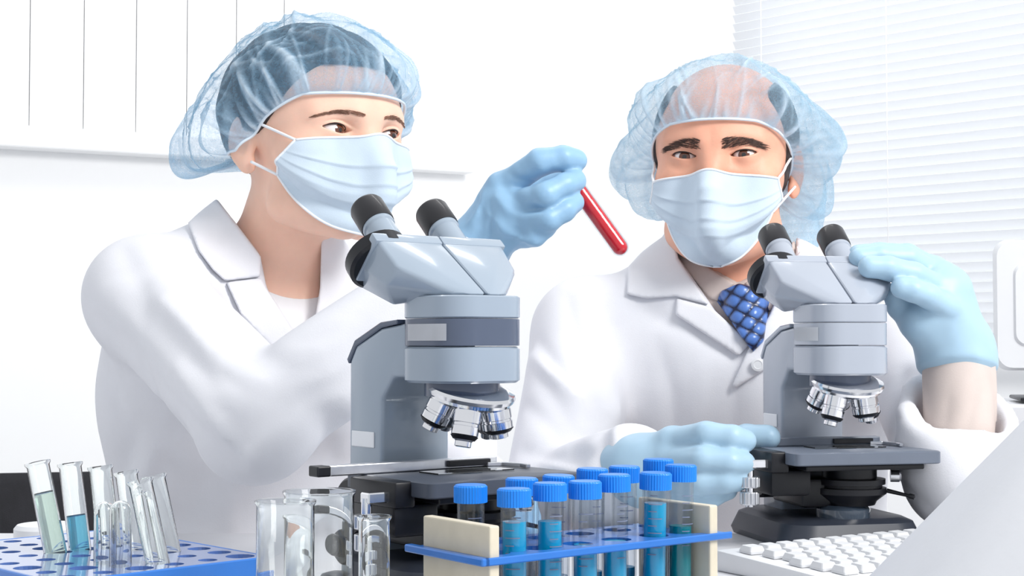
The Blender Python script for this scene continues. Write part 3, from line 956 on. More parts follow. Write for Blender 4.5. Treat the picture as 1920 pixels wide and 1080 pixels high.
def glass_tube(name, label, pts, r, H, fill=0.0, liquid=None, lip=True, flip=False, cat='test tube', group=None, flat=False):
    """open glass tube from base point towards a top point"""
    p0, p1 = Vector(pts[0]), Vector(pts[1])
    t = empty(name, p0, 0, label, cat, group)
    mx = Matrix.Translation((0, 0, 0)) @ (p1 - p0).normalized().to_track_quat('Z', 'Y').to_matrix().to_4x4()
    w = 0.0009
    bm = bmesh.new()
    if flat:
        out = [(0, 0), (r - 0.001, 0), (r, 0.0015)]; inn = [(r - w, 0.004), (r - w - 0.001, 0.0028), (0, 0.0028)]
    else:
        out = [(r * math.sin(a), r - r * math.cos(a)) for a in np.linspace(0, math.pi / 2, 7)]
        inn = [((r - w) * math.sin(a), r - (r - w) * math.cos(a)) for a in np.linspace(math.pi / 2, 0, 7)]
    top = [(r, H - 0.003), (r + 0.0011, H - 0.0012), (r + 0.0011, H), (r - w * 0.5, H)] if lip else [(r, H), (r - w, H)]
    out[0] = (0, out[0][1]); inn[-1] = (0, inn[-1][1])
    prof = out + top + [(r - w, H - 0.0035)] + inn
    if flip:
        prof = [(a, H - b) for a, b in prof]
    lathe(bm, prof, 32, mx)
    bm_obj('glass_wall', bm, M['glass'], t, 50)
    if fill:
        ri = r - w - 0.0002
        bm = bmesh.new()
        z0 = 0.0032 if flat else r
        bot = [(0, 0.0032), (ri, 0.0034)] if flat else [(ri * math.sin(a), r - ri * math.cos(a)) for a in np.linspace(0, math.pi / 2, 7)]
        bot[0] = (0, bot[0][1])
        lathe(bm, bot + [(ri, fill), (ri * 0.8, fill - 0.0008), (0, fill - 0.001)], 28, mx)
        bm_obj('liquid', bm, liquid, t, 50)
    return t
def rackpt(px, py):
    return onz(px, py, TABLE + 0.055)
tubes = [
    # top px, foot px on the rack plate, liquid height, liquid, label
    ((70, 866), (104, 1036), 0.080, 'paleliq', 'leaning glass tube of pale green liquid, leftmost in the blue rack'),
    ((131, 868), (150, 1030), 0.062, 'blueliq', 'glass tube with light blue liquid, second from the left in the blue rack'),
    ((188, 874), (206, 1036), 0, None, 'empty glass tube just right of the tube with blue liquid'),
    ((236, 884), (258, 1030), 0, None, 'empty glass tube in the middle of the blue rack'),
    ((288, 892), (318, 1034), 0, None, 'empty glass tube, rightmost in the blue rack'),
    ((262, 900), (296, 1056), 0, None, 'empty glass tube in front of the rightmost one in the blue rack')]
for tp, ft, fill, liq, lab in tubes:
    q = rackpt(*ft)
    p = P(tp[0], tp[1], q[1] + 0.004)
    d = p - q; ln = np.linalg.norm(d); d /= ln
    b = q - d * ((q[2] - TABLE - 0.017) / d[2])
    H = np.linalg.norm(p - b)
    glass_tube('test_tube', lab, (b, p), 0.0074, H, fill, M[liq] if liq else None, group='glass tubes in the blue rack')
for tp, ft, lab in (((197, 940), (196, 1040), 'short upturned glass tube with a rounded end, left of a pair'),
                    ((226, 938), (226, 1046), 'short upturned glass tube with a rounded end, right of a pair')):
    q = rackpt(*ft); q = q + np.array((0, -0.012, 0))
    q = onz(ft[0], ft[1] + 16, TABLE + 0.055)
    p = P(tp[0], tp[1], q[1]); d = (p - q); d /= np.linalg.norm(d)
    b = q - d * ((q[2] - TABLE - 0.017) / d[2])
    glass_tube('test_tube', lab, (b, p), 0.0068, np.linalg.norm(p - b), flip=True, group='glass tubes in the blue rack')

# beakers and vial in the near left
def beaker(label, px, D, wpx, ytop, fillh=0.0):
    s = D / FPX
    c = P(px, 640, D)
    r = wpx * s / 2
    H = P(px, ytop, D)[2] - TABLE
    return glass_tube('beaker', label, ((c[0], c[1], TABLE), (c[0], c[1], TABLE + 1)), r, H, fillh, M['paleliq'] if fillh else None, flat=True, cat='beaker', group='glass beakers on the table')
beaker('wide clear glass beaker standing nearest the blue rack', 537, 0.90, 108, 938, 0.02)
beaker('clear glass beaker behind the wide one, under the microscope stage', 600, 0.985, 130, 920, 0.02)
c = P(703, 640, 0.93)
glass_tube('glass_vial', 'small clear glass vial with a flared rim left of the cream panel', ((c[0], c[1], TABLE), (c[0], c[1], TABLE + 1)), 0.0098, P(703, 967, 0.93)[2] - TABLE, 0, None, flat=True, cat='vial')

# red test tube held by the woman (its place is used again by her fingers)
RT0 = P(1061, 324, 1.456); RT1 = P(1172, 477, 1.448)
rt = empty('test_tube', RT1, 0, 'glass tube of red liquid held tilted in the gloved hand', 'test tube')
mx = (Vector(RT0) - Vector(RT1)).normalized().to_track_quat('Z', 'Y').to_matrix().to_4x4()
Lr = float(np.linalg.norm(RT0 - RT1)); r = 0.0088
bm = bmesh.new()
prof = [(r * math.sin(a), r - r * math.cos(a)) for a in np.linspace(0, math.pi / 2, 8)] + [(r, Lr), (r - 0.001, Lr)] + [((r - .001) * math.sin(a), r - (r - .001) * math.cos(a)) for a in np.linspace(math.pi / 2, 0, 8)]
prof[0] = (0, 0); prof[-1] = (0, 0.001)
lathe(bm, prof, 32, mx); bm_obj('glass_wall', bm, M['tubeplastic'], rt, 50)
ri = r - 0.0012
bm = bmesh.new(); prof = [(ri * math.sin(a), r - ri * math.cos(a)) for a in np.linspace(0, math.pi / 2, 8)] + [(ri, Lr * 0.93), (0, Lr * 0.93)]
prof[0] = (0, prof[0][1])
lathe(bm, prof, 32, mx); bm_obj('liquid', bm, M['blood'], rt, 50)

# ------------------------------------------------------------------ keyboard, monitor, cover, dish, chair
k0 = onz(1325, 1027, TABLE + 0.018); k1 = onz(1765, 985, TABLE + 0.018)
kd = Vector((k1[0] - k0[0], k1[1] - k0[1], 0)); kl = 0.40; kd.normalize(); k0 = k0 + np.array((0.006, -0.012, 0))
kb = empty('keyboard', (k0[0], k0[1], TABLE), math.atan2(kd.y, kd.x), 'white computer keyboard on the table in front of the light grey microscope', 'keyboard')
bm = bmesh.new(); prism(bm, [(0, 0.0), (0, 0.018), (-0.14, 0.011), (-0.14, 0.0)], 0.0, kl, 'yz', 0.002, 2); bm_obj('case', bm, M['wplastic'], kb, 30)
kbm = bmesh.new(); loft(kbm, [(rrect(0.0082, 0.0078, 0.0015, 2), 0), (rrect(0.0082, 0.0078, 0.0015, 2), 0.002), (rrect(0.0066, 0.0062, 0.0015, 2), 0.006)])
kme = bpy.data.meshes.new('key'); bmesh.ops.recalc_face_normals(kbm, faces=kbm.faces); kbm.to_mesh(kme); kbm.free(); kme.materials.append(M['wkey'])
for row in range(6):
    for i in range(19):
        o = bpy.data.objects.new('key', kme); COL.objects.link(o); o.parent = kb
        y = -0.026 - row * 0.0188 - (0.004 if row else 0)
        o.location = (0.018 + i * 0.0193 + (0.005 * (row % 3) if i < 15 else 0.012), y, 0.0185 + y * 0.05)
        o.rotation_euler = (0.05, 0, 0)

mz = P(1886, 690, 2.05)
mt = empty('monitor', (mz[0] + 0.118, 2.07, 0), math.radians(-12), 'white monitor cropped by the right edge in front of the blind', 'monitor')
z0, z1 = P(1880, 690, 2.05)[2], P(1880, 452, 2.05)[2]
bm = bmesh.new(); loft(bm, [(rrect(0.12, (z1 - z0) / 2, 0.02, 6), 0), (rrect(0.123, (z1 - z0) / 2 + 0.004, 0.02, 6), 0.006), (rrect(0.12, (z1 - z0) / 2, 0.02, 6), 0.03)])
bmesh.ops.transform(bm, matrix=T((0, 0, (z0 + z1) / 2), (math.pi / 2, 0, 0)), verts=bm.verts); bm_obj('casing', bm, M['wplastic'], mt, 30)
bm = bmesh.new(); loft(bm, [(rrect(0.10, (z1 - z0) / 2 - 0.028, 0.016, 6), 0.028), (rrect(0.096, (z1 - z0) / 2 - 0.032, 0.016, 6), 0.034)])
bmesh.ops.transform(bm, matrix=T((0, 0, (z0 + z1) / 2), (math.pi / 2, 0, 0)), verts=bm.verts); bm_obj('panel', bm, M['wplastic'], mt, 30)
bm = bmesh.new(); box(bm, (-0.06, -0.01, z0 - 0.05), (0.06, 0.02, z0 + 0.03), 0.004); bm_obj('stand_neck', bm, M['wplastic'], mt, 30)
zb = P(1900, 752, 2.05)[2]
bm = bmesh.new(); box(bm, (-0.095, -0.06, zb), (0.095, 0.07, z0 - 0.04), 0.008, 2); bm_obj('stand_foot', bm, M['black'], mt, 30)
sd = empty('side_table', (mz[0] + 0.12, 2.1, 0), math.radians(-12), 'white side table under the monitor by the blind', 'table')
bm = bmesh.new(); box(bm, (-0.13, -0.12, zb - 0.033), (0.16, 0.12, zb - 0.003), 0.004); bm_obj('table_top', bm, M['table'], sd)
for sx in (-0.11, 0.14):
    for sy in (-0.1, 0.1):
        bm = bmesh.new(); box(bm, (sx - 0.015, sy - 0.015, 0), (sx + 0.015, sy + 0.015, zb - 0.03), 0.002); bm_obj('leg', bm, M['steel'], sd)

cx_ = P(2290, 640, 0.86)
bm = bmesh.new()
n = 96
prof = [(0.235, 0.0), (0.232, 0.004), (0.20, 0.045), (0.155, 0.095), (0.105, 0.15), (0.06, 0.19), (0.03, 0.205), (0, 0.21)]
vs_ = lathe(bm, prof, n)
for v in vs_:
    a = math.atan2(v.co.y, v.co.x); q = math.hypot(v.co.x, v.co.y)
    k = 1 + 0.02 * math.sin(5 * a + 1) * (q / 0.2) + 0.008 * math.sin(11 * a + 2) * (q / 0.2)
    v.co.x *= k; v.co.y *= k
cv = bm_obj('dust_cover', bm, M['cover'], None, 60)
cv.location = (cx_[0], cx_[1], TABLE)
tag(cv, 'smooth plain white cover sloping up in the near right corner beside the keyboard', 'cover')

dq = P(88, 985, 1.20)
bm = bmesh.new(); lathe(bm, [(0, 0), (0.016, 0), (0.02, 0.004), (0.021, 0.016), (0.0185, 0.019), (0.0, 0.0195)], 32)
dj = empty('jar', (dq[0], dq[1], TABLE), 0, 'small white round jar behind the leftmost glass tubes', 'jar')
bm.free()
bm = bmesh.new(); lathe(bm, [(0, 0), (0.022, 0), (0.024, 0.003), (0.024, 0.03), (0.021, 0.034), (0, 0.034)], 32); bm_obj('jar_body', bm, M['wplastic'], dj, 30)
bm = bmesh.new(); lathe(bm, [(0, 0.034), (0.024, 0.034), (0.0255, 0.036), (0.0255, 0.046), (0.023, 0.049), (0, 0.049)], 32); bm_obj('lid', bm, M['wplastic'], dj, 30)

cq = P(110, 900, 2.45)
ch = empty('office_chair', (cq[0], 2.45, 0), math.radians(12), 'black upholstered office chair behind the glass tubes at the left edge', 'chair')
bt = P(110, 891, 2.45)[2]
bm = bmesh.new()
loft(bm, [(rrect(0.21, 0.17, 0.05, 6), 0.0), (rrect(0.22, 0.18, 0.05, 6), 0.01), (rrect(0.22, 0.18, 0.05, 6), 0.04), (rrect(0.205, 0.165, 0.05, 6), 0.052)])
bmesh.ops.transform(bm, matrix=T((0, 0, -0.02), (math.pi / 2 - 0.05, 0, 0)), verts=bm.verts)
bmesh.ops.transform(bm, matrix=T((0, 0.06, bt - 0.16)), verts=bm.verts)
bm_obj('backrest', bm, M['chair'], ch, 40)
bm = bmesh.new(); loft(bm, [(rrect(0.2, 0.2, 0.06, 6, -0.18), 0.40), (rrect(0.22, 0.22, 0.06, 6, -0.18), 0.41), (rrect(0.22, 0.22, 0.06, 6, -0.18), 0.45), (rrect(0.2, 0.2, 0.06, 6, -0.18), 0.465)]); bm_obj('seat', bm, M['chair'], ch, 40)
bm = bmesh.new(); box(bm, (-0.03, 0.04, 0.38), (0.03, 0.055, bt - 0.2), 0.003); box(bm, (-0.03, -0.2, 0.385), (0.03, 0.055, 0.4), 0.003); bm_obj('back_support', bm, M['black'], ch)
bm = bmesh.new(); lathe(bm, [(0, 0.07), (0.03, 0.07), (0.03, 0.2), (0.018, 0.21), (0.018, 0.4), (0, 0.4)], 20, T((0, -0.18, 0))); bm_obj('gas_column', bm, M['steel'], ch, 30)
for k in range(5):
    a = 2 * math.pi * k / 5 + 0.3
    bm = bmesh.new(); box(bm, (0, -0.018, 0.055), (0.27, 0.018, 0.08), 0.006, 2, T((0, -0.18, 0), (0, 0, a))); lg = bm_obj('leg', bm, M['black'], ch)
    bm = bmesh.new(); lathe(bm, [(0, -0.02), (0.027, -0.02), (0.029, -0.01), (0.029, 0.01), (0.027, 0.02), (0, 0.02)], 18, T((0.26 * math.cos(a), -0.18 + 0.26 * math.sin(a), 0.029), (math.pi / 2, 0, a))); bm_obj('caster', bm, M['blackrub'], lg, 30)
# ------------------------------------------------------------------ people
class Frame:
    """a body part's own axes: a = to the image right when facing the camera, b = forward, c = up"""
    def __init__(self, O, yaw, pitch=0.0, roll=0.0, sx=1.0):
        self.O = np.asarray(O, float); self.sx = sx
        y, p, r = math.radians(yaw), math.radians(pitch), math.radians(roll)
        B = np.array((math.sin(y), -math.cos(y), 0.0)); A = np.array((math.cos(y), math.sin(y), 0.0)); C = np.array((0, 0, 1.0))
        B, C = B * math.cos(p) + C * math.sin(p), C * math.cos(p) - B * math.sin(p)
        A, C = A * math.cos(r) + C * math.sin(r), C * math.cos(r) - A * math.sin(r)
        self.R = np.stack([A, B, C])
    def loc(self, Q):
        d = Q - self.O
        d = d * np.array((1 / self.sx, 1, 1))
        return d @ self.R.T
    def wor(self, q):
        return (np.asarray(q, float) @ self.R) * np.array((self.sx, 1, 1)) + self.O

EYE_B = 0.0715
def short_jaw(q):
    """a shorter lower face"""
    q = q.copy(); c = q[:, 2]
    q[:, 2] = np.where((c < -0.03) & (c > -0.2), -0.03 + (c + 0.03) / 0.86, c)
    return q
def head_sdf(q, s=1.0, male=False, feat=True, lids=0.0046, gaze=0.0):
    """face and skull in head axes, eye level at c = 0"""
    m = q.copy(); m[:, 0] = np.abs(m[:, 0])
    d = ell(q, (0, -0.012, 0.034), (0.0765, 0.097, 0.086))
    d = smin(d, ell(q, (0, 0.030, 0.012), (0.066, 0.062, 0.062)), 0.03)
    d = smin(d, ell(q, (0, 0.030, -0.050), (0.060, 0.056, 0.062)), 0.03)
    d = smin(d, cone(m, (0.046, 0.018, -0.085), (0.012, 0.066, -0.106), 0.018, 0.019), 0.03)
    d = smin(d, ell(m, (0.046, 0.050, -0.026), (0.022, 0.026, 0.018)), 0.022)
    if not feat:
        d = smin(d, cone(q, (0, 0.084, 0.0), (0, 0.108, -0.043), 0.010, 0.012), 0.03)
        return d
    d = smin(d, cone(m, (0.010, 0.083, 0.0165), (0.046, 0.068, 0.0185), 0.0085, 0.0075 if male else 0.006), 0.016)
    d = smax(d, -ell(m, (0.033, 0.093 if male else 0.094, 0.0), (0.0175, 0.0155, 0.0115) if male else (0.0165, 0.014, 0.0105)), 0.014)
    d = smin(d, cone(q, (0, 0.082, 0.006), (0, 0.106, -0.042), 0.0075, 0.011), 0.014)
    d = smin(d, ell(m, (0.012, 0.096, -0.046), (0.009, 0.011, 0.008)), 0.008)
    d = smin(d, ell(q, (0, 0.086, -0.073), (0.024, 0.010, 0.0045)), 0.008)
    d = smin(d, ell(q, (0, 0.085, -0.082), (0.020, 0.010, 0.005)), 0.008)
    # eyelids round the eyeballs, with an almond opening
    e = m - np.array((0.0325, EYE_B, 0.0))
    lid = np.linalg.norm(e, axis=1) - 0.0139
    d = smin(d, lid, 0.007)
    w, h = 0.0150, lids
    R = (w * w + h * h) / (2 * h)
    ec = e[:, 2] - (0.0016 + 0.10 * e[:, 0])
    lens = np.maximum(np.hypot(e[:, 0], ec + (R - h)) - R, np.hypot(e[:, 0], ec - (R - h)) - R)
    cut = np.maximum(lens, 0.0020 - e[:, 1])
    d = smax(d, -cut, 0.0014)
    # crease above the lid
    cr = np.hypot(e[:, 0], ec + (R - h) - 0.0036) - R
    d = d + 0.0012 * np.exp(-(cr / 0.0011) ** 2) * np.exp(-(e[:, 0] / 0.014) ** 4) * (e[:, 1] > 0) * (e[:, 2] > 0)
    # ears
    er = m - np.array((0.0745, -0.014, -0.006))
    ca, sa = math.cos(0.35), math.sin(0.35)
    u = np.stack([er[:, 0] * ca + er[:, 1] * sa, -er[:, 0] * sa + er[:, 1] * ca, er[:, 2]], 1)
    ear = ell(u, (0.004, 0, 0), (0.0065, 0.0160, 0.028))
    ear = smin(ear, ell(u, (0.004, 0.007, -0.028), (0.005, 0.009, 0.010)), 0.008)
    ear = smax(ear, -ell(u, (0.010, 0.001, 0.004), (0.006, 0.0095, 0.019)), 0.005)
    d = smin(d, ear, 0.006)
    return d

def hand_sdf(Q, h, grow=0.0):
    """h: wrist (point, r), fingers {name: ([points], [radii])}, extra cones"""
    d = None
    w, wr = h['wrist']
    for nm, (pts, rad) in h['fingers'].items():
        if nm == 'thumb':
            c = cone(Q, w, pts[0], wr * 0.8, rad[0] * 1.25)
        else:
            c = cone(Q, w, pts[0], wr * 0.82, rad[0] * 1.2)
        d = c if d is None else smin(d, c, 0.012)
    for a, b, ra, rb in h.get('extra', ()):
        d = smin(d, cone(Q, a, b, ra, rb), 0.014)
    for nm, (pts, rad) in h['fingers'].items():
        f = None
        for i in range(len(pts) - 1):
            c = cone(Q, pts[i], pts[i + 1], rad[i], rad[i + 1])
            f = c if f is None else smin(f, c, 0.003)
        d = smin(d, f, 0.0042)
    return d - grow

def fold_fn(f, folds, y0=1.0, gain=1.7, wmin=0.0):
    """turn fold strokes drawn as pixel polylines into creases and ridges on the cloth surface f"""
    lines = []
    for pts, amp, w in folds:
        w = max(w, wmin)
        pp = []
        for a, b in zip(pts, pts[1:]):
            n = max(2, int(math.hypot(b[0] - a[0], b[1] - a[1]) / 9))
            pp += [(a[0] + (b[0] - a[0]) * k / n, a[1] + (b[1] - a[1]) * k / n) for k in range(n)]
        pp.append(pts[-1])
        # soften the corners of the stroke
        pp = np.array(pp, float)
        for _ in range(6):
            pp[1:-1] = 0.25 * pp[:-2] + 0.5 * pp[1:-1] + 0.25 * pp[2:]
        W = trace(f, pp, y0)
        ok = np.abs(f(W)) < 0.002
        run = []
        for k in range(len(W)):
            if not ok[k] or (run and np.linalg.norm(W[k] - run[-1]) > 0.03):
                if len(run) > 3: lines.append((np.array(run), amp, w))
                run = []
            if ok[k]: run.append(W[k])
        if len(run) > 3: lines.append((np.array(run), amp, w))
    def g(Q):
        s = np.zeros(len(Q))
        for W, amp, w in lines:
            lo, hi = W.min(0) - 3.5 * w, W.max(0) + 3.5 * w
            I = np.nonzero(((Q > lo) & (Q < hi)).all(1))[0]
            if not len(I): continue
            q = Q[I]
            best = np.full(len(I), 1e9); tt = np.zeros(len(I))
            n = len(W) - 1
            for k in range(n):
                ba = W[k + 1] - W[k]
                t = np.clip(((q - W[k]) @ ba) / (ba @ ba + 1e-12), 0, 1)
                d2 = ((q - W[k] - t[:, None] * ba) ** 2).sum(1)
                m_ = d2 < best
                best = np.where(m_, d2, best); tt = np.where(m_, (k + t) / n, tt)
            s[I] += gain * amp * np.exp(-np.sqrt(best + (0.2 * w) ** 2) / (0.75 * w)) * np.sin(np.pi * np.clip(0.08 + 0.84 * tt, 0, 1)) ** 0.6
        return s
    return g
def ripple(Q, amp, k, seed):
    rs = np.random.RandomState(seed)
    s = np.zeros(len(Q))
    for i in range(5):
        v = rs.normal(size=3); v *= k * (0.6 + 0.35 * i) / np.linalg.norm(v)
        s += np.sin(Q @ v + rs.uniform(0, 6)) / (1 + 0.5 * i)
    return s * amp

def eyeball(fr, side, gaze, parent):
    """white, iris and pupil as one eye of three pieces"""
    c = np.array((side * 0.0325, EYE_B, 0.0))
    g = Vector((math.sin(math.radians(gaze[0])), math.cos(math.radians(gaze[0])), math.sin(math.radians(gaze[1])))).normalized()
    def place(bm):
        mx = g.to_track_quat('Z', 'Y').to_matrix().to_4x4()
        bmesh.ops.transform(bm, matrix=mx, verts=bm.verts)
        for v in bm.verts:
            v.co = Vector(fr.wor(np.array(v.co) + c))
    R = 0.0122
    arc = lambda a0, a1, r, n: [(r * math.sin(a), r * math.cos(a)) for a in np.linspace(a0, a1, n)]
    bm = bmesh.new(); p = arc(math.pi, 0.50, R, 14); p[0] = (0, -R); lathe(bm, p + [(0, R * 0.85)], 28); place(bm)
    e = bm_obj('eye', bm, M['sclera'], None, 60); world_parent(e, parent)
    bm = bmesh.new(); lathe(bm, arc(0.52, 0.20, R + 0.0002, 5), 28); place(bm)
    world_parent(bm_obj('iris', bm, M['iris'], None, 60), e)
    bm = bmesh.new(); p = arc(0.215, 0.0, R + 0.0002, 4); p[-1] = (0, p[-1][1]); lathe(bm, p, 20); place(bm)
    world_parent(bm_obj('pupil', bm, M['pupil'], None, 60), e)

def radial_on(f, fr, th, c, b0=-0.004, off=0.0):
    """points on a surface found by coming in horizontally towards the head's axis; th from the front"""
    th = np.asarray(th, float); c = np.broadcast_to(np.asarray(c, float), th.shape)
    D = np.stack([np.sin(th), np.cos(th), np.zeros_like(th)], 1)
    O = np.stack([np.zeros_like(th), np.full_like(th, b0), c], 1) + D * 0.2
    return march(lambda q: f(q) - off, O, -D, 0.2, 50, 0.8)

def strands(fr, f, roots, dirs, L, r0, off=0.0004):
    """short tapering hairs lying on the surface"""
    V, F = [], []
    for p, d, l in zip(roots, dirs, L):
        pts = [p, p + d * l * 0.5, p + d * l]
        pts = np.array(pts)
        dd = f(pts); nrm = np.array((0, 1, 0.0))
        pts = pts + nrm * (off - np.clip(dd, -0.004, 0.004))[:, None]
        a, b = tube_mesh(np.array([fr.wor(x) for x in pts]), [r0, r0, r0 * 0.3], 4)
        F.append(b + sum(len(v) for v in V)); V.append(a)
    return np.vstack(V), np.vstack(F)

def face_parts(fr, f, male, parent, browm, gaze, lids):
    for s in (-1, 1):
        eyeball(fr, s, gaze, parent)
        rs = np.random.RandomState(5 + s)
        n = 270 if male else 150
        t = rs.uniform(0, 1, n)
        a = s * (0.011 + 0.043 * t)
        if male:
            mid = 0.0110 + 0.0045 * np.sin(np.pi * np.clip(t * 0.9, 0, 1)) - 0.003 * t
            half = 0.0058 * (1 - 0.5 * t)
        else:
            mid = 0.0120 + 0.0075 * np.sin(np.pi * np.clip(0.12 + t * 0.68, 0, 1)) - 0.004 * t
            half = 0.0021 * np.interp(t, (0, 0.3, 1), (0.8, 1, 0.35))
        c = mid + rs.uniform(-1, 1, n) * half
        O = np.stack([a, np.full(n, 0.14), c], 1)
        R = march(f, O, np.tile((0, -1.0, 0), (n, 1)), 0.15, 50)
        D = np.stack([s * (0.8 + 0 * t), -0.3 * t, (0.42 if male else 0.26) * (1 - 1.5 * t)], 1); D /= np.linalg.norm(D, axis=1)[:, None]
        V, F = strands(fr, f, R, D, rs.uniform(0.005, 0.0085, n) * (1 if male else 0.9), 0.00025 if male else 0.00027, 0.0006)
        np_obj('eyebrow', V, F, browm, parent)
        # lashes along the upper lid
        w, h = 0.0150, lids
        RR = (w * w + h * h) / (2 * h)
        x = np.linspace(-0.0140, 0.0145, 15)
        cc = np.sqrt(np.maximum(RR * RR - x * x, 0)) - (RR - h) + 0.0016 + 0.10 * x
        bb = np.sqrt(np.maximum(0.0140 ** 2 - x * x - cc * cc, 1e-8))
        pts = np.stack([s * (0.0325 + x), EYE_B + bb, cc], 1)
        V, F = tube_mesh(np.array([fr.wor(p) for p in pts]), np.interp(x, (-0.014, 0.004, 0.0145), (0.0004, 0.0010, 0.0007)), 6)
        np_obj('eyelashes', V, F, M['lash'], parent)

def make_mask(fr, f, top, bot, half_top, half_bot, parent, loops, nu=72, nv=60, side=0.0, nose=0.004):
    """pleated face mask wrapped round the lower face; f is the smoothed face"""
    u = np.linspace(-1, 1, nu); v = np.linspace(0, 1, nv)
    UU, VV = np.meshgrid(u, v, indexing='ij')
    half = np.radians(half_top + (half_bot - half_top) * VV)
    th = UU * half
    ct = top + nose * np.exp(-(UU / 0.16) ** 2) - 0.004 * UU ** 2
    cb = bot + 0.062 * np.abs(UU) ** 2.2
    cc = ct + (cb - ct) * VV
    pts = radial_on(lambda q: f(q), fr, th.ravel(), cc.ravel(), 0.012, 0.0)
    pts = pts.reshape(nu, nv, 3)
    # cloth stands off the face and hangs free below the chin; three pleats
    ax = np.stack([np.sin(th), np.cos(th), 0 * th], -1)
    pl = np.zeros_like(VV)
    for k, pv in enumerate((0.34, 0.52, 0.70)):
        d = VV - pv - 0.02 * np.sin(3 * UU + k)
        pl += np.where(d < 0, np.exp(d / 0.07), np.exp(-d / 0.008)) * 0.0022 * np.clip(1.15 - np.abs(UU) ** 3, 0, 1)
    r = np.einsum('ijk,ijk->ij', pts - np.array((0, 0.012, 0)) * 1.0, ax)
    rmax = np.maximum.accumulate(r - 0.0 * VV, axis=1)
    drop = np.clip((VV - 0.62) / 0.38, 0, 1)
    r2 = np.maximum(r, rmax - 0.016 * drop - 0.045 * drop ** 2.5)
    r2 = r2 + 0.0045 + pl + 0.0012 * np.sin(9 * VV + 4 * UU) * VV
    for _ in range(2):
        r2[1:-1, :] = 0.25 * r2[:-2, :] + 0.5 * r2[1:-1, :] + 0.25 * r2[2:, :]
    pts = ax * r2[..., None] + np.stack([0 * cc, 0 * cc + 0.012, cc], -1)
    W = fr.wor(pts.reshape(-1, 3)).reshape(nu, nv, 3)
    fw = fr.wor((pts + ax * -0.0012).reshape(-1, 3)).reshape(nu, nv, 3)
    idx = np.arange(nu * nv).reshape(nu, nv)
    q = np.stack([idx[:-1, :-1], idx[1:, :-1], idx[1:, 1:], idx[:-1, 1:]], -1).reshape(-1, 4)
    V = np.vstack([W.reshape(-1, 3), fw.reshape(-1, 3)])
    F = np.vstack([q, q[:, ::-1] + nu * nv])
    ring = np.concatenate([idx[:, 0], idx[-1, 1:], idx[::-1, -1][1:], idx[0, ::-1][1:-1]])
    r2_ = np.roll(ring, -1)
    F = np.vstack([F, np.stack([ring, r2_, r2_ + nu * nv, ring + nu * nv], 1)])
    mk = np_obj('face_mask', V, F, M['mask'], parent)
    for path in (W[:, 0], W[:, -1], W[0], W[-1]):
        a, b = tube_mesh(path, 0.0014, 6)
        np_obj('binding', a, b, M['mask_edge'], mk)
    # nose clip ridge
    # ear loops: from the four corners back to the ears
    for (ui, vi), tgt in loops:
        p0 = pts[ui, vi]; p1 = np.array(tgt)
        ts = np.linspace(0, 1, 12)[:, None]
        L = p0 * (1 - ts) + p1 * ts
        for _ in range(3):
            d = f(L)
            o = np.clip(0.003 - d, 0, 0.02)
            nr = L * np.array((1, 0.6, 0)); nr /= np.linalg.norm(nr, axis=1)[:, None]
            L = L + nr * o[:, None]
        a, b = tube_mesh(np.array([fr.wor(x) for x in L]), 0.0016, 6)
        np_obj('ear_loop', a, b, M['mask_edge'], mk)
    return mk

